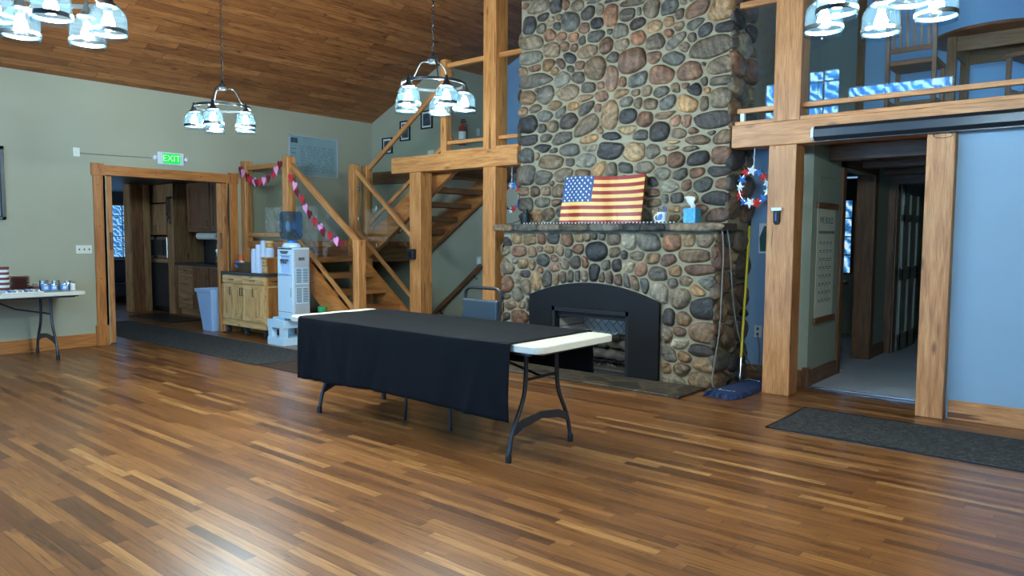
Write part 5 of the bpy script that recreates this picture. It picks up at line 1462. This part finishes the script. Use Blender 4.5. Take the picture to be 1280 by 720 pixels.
for nm, mt_, odd in (('red_stripe', 'red', 0), ('cream_stripe', 'cream', 1)):
    for k in range(odd, 13, 2):
        v1 = 1 - k / 13; v0 = 1 - (k + 1) / 13
        b = MB(); b.add(*sheet(.38 if k < 7 else 0, 1, v0, v1, NU, 0.0, .006)); b.build(nm, M[mt_ if mt_ != 'red' else 'red'], fg)
b = MB(); b.add(*sheet(0, .38, 6 / 13, 1, 18, 0.0, .007)); b.build('canton', M['navy'], fg)
b = MB()
for r_ in range(9):
    for c in range(6 if r_ % 2 == 0 else 5):
        u = .38 * ((c + .5) / 6 + (0 if r_ % 2 == 0 else 1 / 12)); v = 6 / 13 + (7 / 13) * (1 - (r_ + .5) / 9)
        p = star_pts(.016)
        ce = Vector(fpos(u, v, .0085))
        b.add([(ce.x + a, ce.y, ce.z + c_) for a, c_ in p] + [(ce.x, ce.y - .002, ce.z)], [[k, (k + 1) % 10, 10] for k in range(10)])
b.build('star_field', M['starwhite'], fg)
mz = 1.640
mg = thing('mug', 'white mug with blue leaf holding blue pens on the mantel', 'mug', (-3.72, 6.80, mz))
b = MB(); b.lathe([(0, 0), (.045, 0), (.052, .06), (.054, .115), (.049, .112), (.044, .01), (0, .01)], (-3.72, 6.80, mz), 22, False); b.build('cup', M['paper'], mg, smooth=True)
b = MB(); b.tube([(-3.77, 6.80, mz + .095), (-3.80, 6.80, mz + .09), (-3.815, 6.80, mz + .06), (-3.80, 6.80, mz + .03), (-3.768, 6.80, mz + .028)], .008, 8); b.build('handle', M['paper'], mg, smooth=True)
b = MB(); b.poly([(-3.75, mz + .03), (-3.71, mz + .035), (-3.69, mz + .07), (-3.70, mz + .1), (-3.735, mz + .085)], 'y', 6.742, 6.75); b.build('leaf_print', M['starblue'], mg)
for k, (dx, dy, tx) in enumerate(((-.02, 0, -.03), (0, .012, .0), (.018, -.008, .03), (.005, .0, .015))):
    b = MB(); b.tube([(-3.72 + dx, 6.80 + dy, mz + .015), (-3.72 + dx + tx, 6.80 + dy, mz + .165 + .01 * (k % 2))], .0075, 7)
    solo('pen', b, M['navy'], ('blue pen leaning left in the mantel mug', 'blue pen upright at the back of the mantel mug', 'blue pen leaning right in the mantel mug', 'blue pen in the middle of the mantel mug')[k], 'pen', 'pens in the mug')
tb = thing('tissue_box', 'blue cube tissue box with a white tissue on the mantel', 'tissue box', (-3.40, 6.82, mz))
b = MB(); b.box(-3.465, -3.335, 6.76, 6.89, mz, mz + .15); b.build('carton', M['tissueblue'], tb, bevel=.003)
b = MB(); b.lathe([(.035, mz + .15), (.034, mz + .152), (0, mz + .152)], (-3.40, 6.825, 0), 18, True); b.build('opening', M['paper'], tb)
b = MB()
vs = []; fs = []
for i in range(7):
    for k in range(6):
        u, v = i / 6, k / 5
        vs.append((-3.40 + (u - .5) * (.03 + .10 * v) - .035 * v + .01 * math.sin(v * 9), 6.825 + .018 * math.sin(u * 8 + v * 3), mz + .15 + .125 * v - .03 * abs(u - .45) * v))
for i in range(6):
    for k in range(5): fs.append([i * 6 + k, i * 6 + k + 1, (i + 1) * 6 + k + 1, (i + 1) * 6 + k])
b.add(vs, fs); b.build('tissue', M['paper'], tb, smooth=True, solid=.002)
sp = thing('black_speaker', 'small black cylinder speaker at the left end of the mantel', 'speaker', (-5.56, 6.84, mz))
b = MB(); b.lathe([(0, 0), (.058, 0), (.06, .005), (.06, .13), (.055, .135), (.03, .137), (.03, .18), (.02, .185), (0, .185)], (-5.56, 6.84, mz), 22, False); b.build('body', M['black'], sp, smooth=True)
b = MB(); b.tube([(-5.6, 6.86, mz + .02), (-5.68, 6.88, mz + .05), (-5.78, 6.85, mz + .01), (-5.85, 6.8, mz + .006)], .004, 6); b.build('cable', M['black'], sp)
bg = thing('bead_garland', 'string of black and white beads lying along the mantel edge', 'garland', (-4.5, 6.69, mz))
b = MB(); b.tube([(x, 6.68 + .004 * math.sin(x * 20), mz + .006) for x in np.linspace(-5.45, -3.48, 40)], .003, 5); b.build('string', M['black'], bg)
bead0 = [None, None]
for k in range(2):
    for i in range(46):
        x = -5.45 + (i + k * .5) * 1.97 / 46
        if bead0[k] is None:
            b = MB(); b.lathe([(0, -.009), (.008, -.005), (.008, .005), (0, .009)], (0, 0, 0), 7, False)
            o = b.build('bead', M['black' if k else 'paper'], bg, local=True, smooth=True); bead0[k] = o
        else:
            o = bead0[k].copy(); COL.objects.link(o); o.parent = bg
        o.location = (x + 4.5, .004 * math.sin(x * 20) - .007, .009)
for i, pts in enumerate(([(-3.05, 6.69, 1.63), (-3.02, 6.69, 1.60), (-3.01, 6.72, 1.4), (-3.02, 6.72, 1.0), (-3.02, 6.70, .6), (-3.05, 6.66, .3), (-3.06, 6.62, .05), (-2.98, 6.70, .02)], [(-3.04, 6.74, 1.64), (-3.0, 6.76, 1.60), (-2.99, 6.83, 1.35), (-3.01, 6.95, .9), (-2.99, 7.05, .55), (-2.97, 7.25, .25), (-2.93, 7.44, .10), (-2.93, 7.5, .30), (-2.97, 7.51, .49)])):
    sm = [Vector(p) for p in pts]
    for _ in range(2):
        q = [sm[0]]
        for a, c in zip(sm, sm[1:]): q += [a.lerp(c, .25), a.lerp(c, .75)]
        sm = q + [sm[-1]]
    b = MB(); b.tube(sm, .007, 6); solo('power_cord', b, M['cord'], ('grey cord hanging straight down the corner of the stone fireplace', 'grey cord looping from the mantel to the outlet behind the mop')[i], 'cord', smooth=True)

# dust mop
mp = thing('dust_mop', 'wide blue dust mop with yellow handle leaning beside the fireplace', 'mop', (-3.05, 7.1, 0))
out = [(-3.06, 6.48), (-2.9, 6.43), (-2.74, 6.46), (-2.72, 6.7), (-2.73, 6.95), (-2.745, 7.2), (-2.76, 7.38), (-2.92, 7.44), (-3.02, 7.42), (-3.03, 7.1), (-3.045, 6.8)]
den = []
rr = random.Random(2)
for a, c in zip(out, out[1:] + out[:1]):
    for k in range(10):
        t_ = k / 10; q = Vector((a[0] + (c[0] - a[0]) * t_, a[1] + (c[1] - a[1]) * t_)); ce = Vector((-2.89, 6.95)); d = (q - ce)
        den.append(tuple(ce + d * (1 + (rr.uniform(-.07, .06)))))
b = MB(); n = len(den)
ins = [((x + 2.89) * .84 - 2.89, (y - 6.95) * .93 + 6.95) for x, y in den]
b.add([(x, y, .004) for x, y in den] + [(x, y, .03) for x, y in [((p[0] + q[0]) / 2, (p[1] + q[1]) / 2) for p, q in zip(den, ins)]] + [(x, y, .045) for x, y in ins] + [(-2.89, 6.95, .075)],
      [[i, (i + 1) % n, n + (i + 1) % n, n + i] for i in range(n)] + [[n + i, n + (i + 1) % n, 2 * n + (i + 1) % n, 2 * n + i] for i in range(n)] + [[2 * n + i, 2 * n + (i + 1) % n, 3 * n] for i in range(n)])
b.build('yarn_head', M['mopblue'], mp)
b = MB(); b.tube([(-2.97, 6.60, .052), (-2.82, 6.60, .052), (-2.83, 7.25, .056), (-2.96, 7.28, .056)], .0025, 5, True); b.build('stitching', M['starwhite'], mp)
b = MB(); b.lathe([(.012, .05), (.02, .06), (.02, .13), (.013, .16)], (-2.94, 7.02, 0), 10); b.tube([(-2.94, 7.02, .08), (-2.965, 7.09, .32)], .012, 8); b.build('swivel_joint', M['chrome'], mp, smooth=True)
b = MB(); b.tube([(-2.963, 7.085, .30), (-3.062, 7.445, 1.62)], .0135, 10); b.build('handle', M['yellow'], mp, smooth=True)
b = MB(); b.tube([(-3.062, 7.445, 1.62), (-3.066, 7.46, 1.68)], .0145, 10); b.build('grip_cap', M['black'], mp, smooth=True)

# bottle opener, black box, screen
bo = thing('bottle_opener', 'small white topped bottle opener fixed to the pale timber post', 'bottle opener', (-2.6, 6.96, 1.7))
b = MB(); b.box(-2.65, -2.55, 6.94, 6.97, 1.755, 1.785); b.build('bracket', M['whitepaint'], bo, bevel=.003)
b = MB(); b.poly([(-2.632, 1.755), (-2.568, 1.755), (-2.57, 1.65), (-2.585, 1.625), (-2.615, 1.625), (-2.63, 1.65)], 'y', 6.945, 6.97); b.build('body', M['blackmatte'], bo, bevel=.004)
b = MB(); b.box(-2.612, -2.598, 6.942, 6.946, 1.66, 1.74); b.build('opening_slot', M['navy'], bo)
bx = thing('door_sensor', 'small black box screwed to the honey post at the stair foot', 'box', (-7.66, 6.95, 1.24))
b = MB(); b.box(-7.735, -7.61, 6.90, 6.97, 1.17, 1.315); b.build('case', M['black'], bx, bevel=.01)
b = MB(); b.box(-7.70, -7.645, 6.89, 6.90, 1.20, 1.29); b.build('cover', M['blackmatte'], bx, bevel=.004)
ps = thing('projector_screen', 'long black rolled projector screen case mounted on the pale timber beam', 'projector screen', (-.3, 6.88, 2.43))
b = MB(); b.poly([(6.83, 2.40), (6.86, 2.37), (6.93, 2.37), (6.958, 2.39), (6.958, 2.48), (6.93, 2.50), (6.86, 2.50), (6.83, 2.47)], 'x', -2.25, 1.4); b.build('housing', M['screen'], ps, bevel=.004)
b = MB(); b.poly([(6.835, 2.40), (6.862, 2.375), (6.928, 2.375), (6.953, 2.39), (6.953, 2.48), (6.928, 2.495), (6.862, 2.495), (6.835, 2.47)], 'x', -2.275, -2.25); b.build('end_cap', M['whitepaint'], ps, bevel=.003)
b = MB(); b.box(-2.24, 1.4, 6.87, 6.89, 2.362, 2.372); b.build('pull_bar', M['screen'], ps)
b = MB(); b.tube([(-1.24 + .07 * math.cos(t), 6.915, 2.345 + .022 * math.sin(t)) for t in np.linspace(0, 2 * PI, 20, endpoint=False)], .003, 5, True)
solo('wire_ring', b, M['chrome'], 'thin wire ring hanging at the top of the right knotty post', 'ring')

# hanging scroll calendar in the hall
sc = thing('scroll_sign', 'long printed canvas scroll with wooden rods hung on the hall wall', 'sign', (-2.44, 7.95, 1.25))
XS = -2.455
b = MB(); b.box(XS, XS + .004, 7.67, 8.24, .68, 1.82); b.build('canvas', plain('canvas', S(206, 204, 188), .8, 0, .04, 10, .2), sc)
for z, nm in ((1.83, 'top_rod'), (.66, 'bottom_rod')):
    b = MB(); b.box(XS - .002, XS + .028, 7.63, 8.28, z - .03, z + .03, 'y'); b.build(nm, M['brownwood'], sc, bevel=.008)
b = MB(); b.tube([(XS + .01, 7.66, 1.86), (XS + .006, 7.70, 2.12), (XS + .006, 8.2, 2.12), (XS + .01, 8.25, 1.86)], .003, 5); b.build('hanging_cord', M['cord'], sc)
text('WE BUILD', 'lettering', sc, .095, (XS + .0055, 7.955, 1.68), ROT_X, M['greyline'], .0005)
b = MB(); rr = random.Random(5)
y = 7.72
while y < 8.19:
    l = rr.uniform(.015, .04); b.box(XS + .004, XS + .0055, y, y + l, 1.545, 1.575); y += l + .014
for k in range(8):
    z = 1.44 - k * .085
    b.box(XS + .004, XS + .0055, 7.74, 8.16, z - .002, z + .002)
    for q in range(4):
        yy = 7.76 + q * .11
        b.box(XS + .004, XS + .0055, yy, yy + .05, z + .012, z + .024)
for q in range(3):
    b.box(XS + .004, XS + .0055, 7.85 + q * .105, 7.853 + q * .105, .83, 1.3)
b.build('small_print', M['greyline'], sc)

# dim vanity seen past the hall door
vn = thing('vanity_shelf', 'dark counter beyond the open hall door', 'counter', (-1.8, 12.3, 0))
b = MB(); b.box(-2.15, -1.16, 11.9, 12.85, .0, 1.2); b.build('cabinet', M['darkwood'], vn, bevel=.006)
b = MB(); b.box(-2.18, -1.16, 11.87, 12.85, 1.2, 1.24); b.build('worktop', M['granite'], vn, bevel=.004)
for i, (x, y, h) in enumerate(((-2.10, 12.0, .30), (-1.98, 12.05, .24))):
    t = thing('pump_bottle', ('taller white bottle on the dark counter beyond the hall door', 'shorter white bottle on the dark counter beyond the hall door')[i], 'bottle', (x, y, 1.24), 0, 'bottles beyond the hall door')
    b = MB(); b.lathe([(0, 0), (.06, 0), (.062, h * .62), (.03, h * .74), (.022, h * .76)], (0, 0, 0), 16); b.build('body', M['paper'], t, local=True, smooth=True)
    b = MB(); b.lathe([(.024, h * .76), (.024, h * .84), (.008, h * .85), (.008, h)], (0, 0, 0), 10); b.box(-.012, .05, -.01, .01, h * .95, h); b.build('pump', M['greyline'], t, local=True)
# dark console behind the hall opening
cs = thing('side_cabinet', 'dark cabinet glimpsed inside the hall side opening', 'cabinet', (-3.6, 10.6, 0))
b = MB(); b.box(-4.2, -3.1, 10.3, 10.9, .06, .86); b.build('body', M['darksofa'], cs, bevel=.01)
b = MB(); b.box(-4.25, -3.05, 10.25, 10.95, .86, .90); b.build('top', M['darkwood'], cs, bevel=.005)
for x in (-4.1, -3.2):
    b = MB(); b.box(x - .03, x + .03, 10.35, 10.41, 0, .06); b.build('foot', M['darkwood'], cs)

# ------------------------------------------------------------------ kitchen
kt = thing('pantry_cabinet', 'tall oak pantry unit with built in microwave in the kitchen', 'cabinet', (-14.5, 6.8, 0))
b = MB(); b.box(-15.15, -14.92, 6.5, 7.09, 0, 2.44, 'z'); b.box(-14.02, -13.78, 6.5, 7.09, 0, 2.44, 'z'); b.box(-14.92, -14.02, 6.52, 7.09, 2.1, 2.44, 'z'); b.box(-14.92, -14.02, 6.52, 7.09, .95, 1.02); b.box(-14.92, -14.02, 6.81, 7.09, 0, 2.1)
b.build('carcass', M['kitchen'], kt, bevel=.004)
for k in range(2):
    b = MB(); b.box(-14.90 + k * .44, -14.48 + k * .44, 6.49, 6.8, 1.48, 2.07, 'z'); d = b.build('door', M['kitchen'], kt, bevel=.005)
    pull(d, (-14.51 + k * .07, 6.49, 1.55), (-14.51 + k * .07, 6.49, 1.66), (0, -.02, 0))
mw = thing('microwave', 'built in microwave with steel trim in the oak pantry unit', 'microwave', (-14.47, 6.7, 1.02))
b = MB(); b.box(-14.88, -14.06, 6.5, 6.8, 1.03, 1.45); b.build('body', M['chrome'], mw, bevel=.01)
b = MB(); b.box(-14.80, -14.25, 6.485, 6.50, 1.09, 1.39); b.build('door_window', M['darksofa'], mw, bevel=.004)
b = MB(); b.box(-14.22, -14.10, 6.485, 6.5, 1.09, 1.39); b.build('control_panel', M['black'], mw, bevel=.003)
dw = thing('dishwasher', 'black dishwasher below the built in microwave', 'dishwasher', (-14.47, 6.65, 0))
b = MB(); b.box(-14.90, -14.04, 6.5, 6.8, .1, .94); b.build('door', M['darksofa'], dw, bevel=.006)
b = MB(); b.box(-14.88, -14.06, 6.48, 6.50, .80, .92); b.build('control_strip', M['black'], dw, bevel=.004)
b = MB(); b.box(-14.88, -14.06, 6.56, 6.8, 0, .1); b.build('kick_plate', M['black'], dw)
bc = thing('base_cabinet', 'oak base cabinet with three drawers under the dark counter', 'cabinet', (-12.6, 6.8, 0))
b = MB(); b.box(-13.75, -10.75, 6.55, 7.09, .1, .92, 'x'); b.box(-13.75, -10.75, 6.6, 7.09, 0, .1, 'x'); b.build('carcass', M['kitchen'], bc, bevel=.004)
for z0, z1 in ((.70, .90), (.42, .68), (.13, .40)):
    b = MB(); b.box(-13.68, -13.14, 6.525, 6.55, z0, z1, 'x'); d = b.build('drawer', M['kitchen'], bc, bevel=.006)
    zz = (z0 + z1) / 2; pull(d, (-13.46, 6.525, zz + .03), (-13.36, 6.525, zz + .03), (0, -.02, 0))
for k in range(4):
    a = -13.08 + k * .56
    b = MB(); b.box(a, a + .53, 6.525, 6.55, .13, .90, 'z'); b.box(a + .07, a + .46, 6.52, 6.525, .2, .83, 'z'); d = b.build('door', M['brownwood'], bc, bevel=.005)
    pull(d, (a + .49, 6.525, .7), (a + .49, 6.525, .8), (0, -.02, 0))
b = MB(); b.box(-13.78, -10.75, 6.5, 7.09, .92, .965); solo('worktop', b, M['granite'], 'dark granite worktop over the kitchen drawers', 'worktop', bevel=.004)
uc = thing('wall_cabinet', 'dark oak wall cabinet above the kitchen counter', 'cabinet', (-12.1, 6.9, 1.54))
b = MB(); b.box(-13.4, -10.8, 6.6, 7.09, 1.54, 2.44, 'x'); b.build('carcass', M['brownwood'], uc, bevel=.004)
for k in range(3):
    a = -13.36 + k * .85
    b = MB(); b.box(a, a + .81, 6.575, 6.6, 1.57, 2.42, 'z')
    for q in ((a, a + .08), (a + .73, a + .81)): b.box(q[0], q[1], 6.56, 6.575, 1.57, 2.42, 'z')
    b.box(a + .08, a + .73, 6.56, 6.575, 1.57, 1.65, 'x'); b.box(a + .08, a + .73, 6.56, 6.575, 2.34, 2.42, 'x')
    d = b.build('door', M['brownwood'], uc, bevel=.004)
    pull(d, (a + .77, 6.56, 1.64), (a + .77, 6.56, 1.74), (0, -.02, 0))
pt = thing('paper_towel_holder', 'white paper towel roll under the kitchen wall cabinet', 'paper towels', (-12.82, 6.68, 1.47))
b = MB(); b.lathe([(.015, -13.16), (.062, -13.16), (.062, -12.48), (.015, -12.48)], (0, 6.68, 1.465), 20, True, 'x'); b.build('roll', M['paper'], pt, smooth=True)
for xa in (-13.19, -12.475):
    b = MB(); b.box(xa, xa + .025, 6.64, 6.72, 1.44, 1.54); b.build('bracket', M['kitchen'], pt)
pot = thing('stock_pot', 'tall steel pot standing on the kitchen worktop', 'pot', (-12.4, 6.75, .965))
b = MB(); b.lathe([(0, 0), (.16, 0), (.165, .01), (.165, .27), (.172, .275), (.16, .27), (.155, .01), (0, .01)], (0, 0, 0), 26, False); b.build('body', M['chrome'], pot, local=True, smooth=True)
for s in (-1, 1):
    b = MB(); b.tube([(s * .165, -.04, .21), (s * .205, -.03, .215), (s * .205, .03, .215), (s * .165, .04, .21)], .008, 6); b.build('handle', M['chrome'], pot, local=True)
b = MB(); b.box(-13.30, -13.21, 7.09, 7.1, 1.2, 1.32); b.box(-13.275, -13.235, 7.085, 7.09, 1.22, 1.30); solo('wall_outlet', b, M['cardwhite'], 'pale outlet on the kitchen backsplash beneath the paper towels', 'outlet', bevel=.003)
ur = thing('utensil_rack', 'rack of dark kitchen utensils hanging on the pantry side panel', 'utensils', (-13.9, 6.48, 2.0))
b = MB(); b.box(-13.99, -13.82, 6.475, 6.5, 2.16, 2.20); b.build('rail', M['black'], ur, bevel=.003)
for k, (l, hd) in enumerate(((.30, .035), (.42, .03), (.36, .04), (.46, .03))):
    x = -13.97 + k * .045
    b = MB(); b.tube([(x, 6.47, 2.17), (x, 6.465, 2.17 - l)], .007, 6); b.lathe([(0, -hd), (hd * .7, -hd * .5), (hd * .7, hd * .5), (0, hd)], (x, 6.463, 2.17 - l), 10, False, 'z', 1, .35); b.build('utensil', M['black'], ur)
kp = MB(); kp.box(-14.86, -14.62, 6.10, 6.32, 0, 2.44, 'z')
solo('kitchen_post', kp, M['brownwood'], 'brown square post at the end of the kitchen pantry', 'post', bevel=.006)
t = MB(); t.box(-14.91, -14.86, 6.08, 6.32, 0, 2.44, 'z'); t.box(-14.86, -14.63, 6.08, 6.10, 0, 2.44, 'z'); t.box(-14.72, -14.60, 6.32, 6.44, 0, 2.44, 'z'); struct('trim_6', t, M['kitchen'], bevel=.003)
sf = thing('armchair', 'dark leather armchair beneath the blue kitchen window', 'armchair', (-17.2, 6.9, 0))
b = MB(); b.box(-17.6, -16.8, 6.3, 7.6, .1, .42); b.build('seat', M['darksofa'], sf, bevel=.06, seg=3)
b = MB(); b.box(-17.85, -17.55, 6.3, 7.6, .1, .92); b.build('backrest', M['darksofa'], sf, bevel=.07, seg=3)
for y in (6.2, 7.6):
    b = MB(); b.box(-17.85, -16.8, y - .1, y + .1, .1, .62); b.build('arm', M['darksofa'], sf, bevel=.05, seg=3)
for x in (-17.75, -16.9):
    for y in (6.2, 7.6):
        b = MB(); b.box(x - .03, x + .03, y - .03, y + .03, 0, .1); b.build('foot', M['black'], sf)

# ------------------------------------------------------------------ dining set up in the loft
LZ = 2.6
lt = thing('loft_table', 'dark wooden table standing in the loft behind the glass', 'table', (-1.1, 8.75, LZ))
b = MB(); b.lathe([(0, .86), (.56, .86), (.60, .875), (.60, .90), (.57, .91), (0, .91)], (0, 0, 0), 40, False); b.build('tabletop', M['darkwood'], lt, local=True, smooth=True)
b = MB()
q = .36
for a in (-1, 1):
    b.box(-q, q, a * q - .012, a * q + .012, .72, .86, 'x'); b.box(a * q - .012, a * q + .012, -q, q, .72, .86, 'y')
b.build('apron', M['brownwood'], lt, local=True, bevel=.004)
for sx in (-1, 1):
    for sy in (-1, 1):
        b = MB(); b.box(sx * q - .04, sx * q + .04, sy * q - .04, sy * q + .04, 0, .86, 'z'); b.build('leg', M['brownwood'], lt, local=True, bevel=.006)
def loft_chair(label, loc, rz):
    c = thing('loft_chair', label, 'chair', loc, rz, 'slat back chairs in the loft')
    def B(b, n, **k): return b.build(n, M['darkwood'], c, local=True, **k)
    b = MB(); b.box(-.22, .22, -.20, .24, .56, .61); B(b, 'seat', bevel=.012)
    for s in (-1, 1):
        b = MB(); b.beam((s * .20, -.19, 0), (s * .20, -.20, .60), .04, .045, (0, 1, 0)); b.beam((s * .20, -.20, .60), (s * .20, -.27, 1.12), .04, .035, (0, 1, 0)); B(b, 'leg', bevel=.004)
        b = MB(); b.box(s * .20 - .02, s * .20 + .02, .18, .22, 0, .56, 'z'); B(b, 'leg', bevel=.004)
        b = MB(); b.box(s * .20 - .012, s * .20 + .012, -.19, .2, .20, .24, 'y'); B(b, 'stretcher')
    b = MB(); b.box(-.2, .2, .185, .21, .24, .28, 'x'); B(b, 'stretcher')
    b = MB(); b.beam((-.22, -.27, 1.11), (.22, -.27, 1.11), .035, .09); B(b, 'top_rail', bevel=.008)
    b = MB(); b.beam((-.2, -.21, .70), (.2, -.21, .70), .025, .05); B(b, 'lower_rail', bevel=.004)
    for k in range(6):
        x = -.15 + k * .06
        b = MB(); b.beam((x, -.21, .71), (x, -.268, 1.08), .024, .012, (0, 1, 0)); B(b, 'slat')
    return c
loft_chair('slat back loft chair with its back to the glass guard', (-1.72, 8.12, LZ), 0)
loft_chair('slat back loft chair on the far right side of the loft table', (-.72, 8.35, LZ), R(75))
# ------------------------------------------------------------------ chandeliers
def chandelier(label, x, y, deg):
    c = thing('chandelier', label, 'chandelier', (x, y, 2.48), R(deg), 'five light chandeliers')
    RR = .25
    def B(b, n, m, p=c, **k): return b.build(n, M[m], p, local=True, **k)
    b = MB(); NR = 48
    vs = []; fs = []
    for i in range(NR):
        a = 2 * PI * i / NR
        for r_, z in ((RR - .004, .205), (RR + .004, .205), (RR + .004, .226), (RR - .004, .226)): vs.append((r_ * math.cos(a), r_ * math.sin(a), z))
    for i in range(NR):
        j = (i + 1) % NR
        for k in range(4): fs.append([4 * i + k, 4 * i + (k + 1) % 4, 4 * j + (k + 1) % 4, 4 * j + k])
    b.add(vs, fs); B(b, 'ring', 'bronze')
    b = MB(); b.lathe([(0, .375), (.035, .375), (.045, .39), (.045, .405), (.03, .415), (.03, .43), (.012, .445), (.008, .47), (0, .47)], (0, 0, 0), 20, False); B(b, 'hub', 'bronze', smooth=True)
    for k in range(3):
        a = 2 * PI * k / 3 + R(36)
        ca, sa = math.cos(a), math.sin(a)
        b = MB(); b.tube([(r_ * ca, r_ * sa, z) for r_, z in ((.03, .385), (.07, .395), (.10, .385), (.125, .35), (.16, .28), (.195, .225), (.215, .205), (.235, .205), (RR, .215))], .006, 7); B(b, 'arm', 'bronze', smooth=True)
    # chain up to the ceiling
    zt_ = ceil_z(x) - 2.48
    b = MB(); z = .47; k = 0
    while z < zt_ - .05:
        ax = (k % 2) * PI / 2
        b.tube([(.010 * math.cos(t) * math.cos(ax), .010 * math.cos(t) * math.sin(ax), z + .022 + .024 * math.sin(t)) for t in np.linspace(0, 2 * PI, 10, endpoint=False)], .0032, 5, True)
        z += .038; k += 1
    B(b, 'chain', 'bronze', smooth=True)
    b = MB(); b.lathe([(0, zt_ - .06), (.05, zt_ - .05), (.065, zt_ - .02), (.065, zt_ + .02)], (0, 0, 0), 18, False); B(b, 'canopy', 'bronze', smooth=True)
    for k in range(5):
        a = 2 * PI * k / 5
        px, py = RR * math.cos(a), RR * math.sin(a)
        b = MB(); b.lathe([(.086, .0), (.0865, .05), (.086, .10), (.080, .125), (.066, .146), (.05, .157), (.047, .157), (.063, .143), (.077, .122), (.083, .10), (.0835, .05), (.083, .0)], (px, py, 0), 28, False)
        s = B(b, 'lamp_shade', 'shade', smooth=True)
        b = MB(); b.lathe([(.087, .022), (.0905, .024), (.0905, .042), (.087, .044)], (px, py, 0), 28, False); B(b, 'band', 'bronze', s, smooth=True)
        b = MB(); b.lathe([(.0, .128), (.02, .13), (.022, .15), (.05, .156), (.052, .162), (.03, .178), (.022, .20), (.012, .226), (.012, .238), (.006, .246), (0, .246)], (px, py, 0), 18, False); B(b, 'socket', 'bronze', s, smooth=True)
        b = MB(); b.lathe([(0, .04), (.018, .045), (.029, .062), (.029, .082), (.018, .11), (.013, .13)], (px, py, 0), 16, False); B(b, 'light_bulb', 'bulb', s, smooth=True)
    return c
chandelier('small looking far chandelier before the sage left wall', -6.66, 3.64, 24)
chandelier('chandelier hanging before the stairs and the upper honey post', -4.31, 4.13, 52)
chandelier('large looking near chandelier cut off at the top left corner', -4.16, 1.39, 52)
chandelier('chandelier hanging before the loft glass at the top right', -.96, 3.73, 28)

world = bpy.data.worlds.new('world'); scene.world = world
world.use_nodes = True
bg_ = world.node_tree.nodes['Background']
bg_.inputs[0].default_value = (.35, .6, 1.0, 1); bg_.inputs[1].default_value = .6

vs_ = scene.view_settings
scene.display_settings.display_device = 'sRGB'
vs_.view_transform = 'Standard'; vs_.look = 'None'; vs_.gamma = 1.0; vs_.use_curve_mapping = False
vs_.exposure = 0.0
scene.cycles.max_bounces = 10; scene.cycles.diffuse_bounces = 5; scene.cycles.glossy_bounces = 4; scene.cycles.transmission_bounces = 8; scene.cycles.transparent_max_bounces = 16
scene.cycles.caustics_reflective = False; scene.cycles.caustics_refractive = False
scene.cycles.sample_clamp_indirect = 6.0
scene.cycles.use_denoising = True
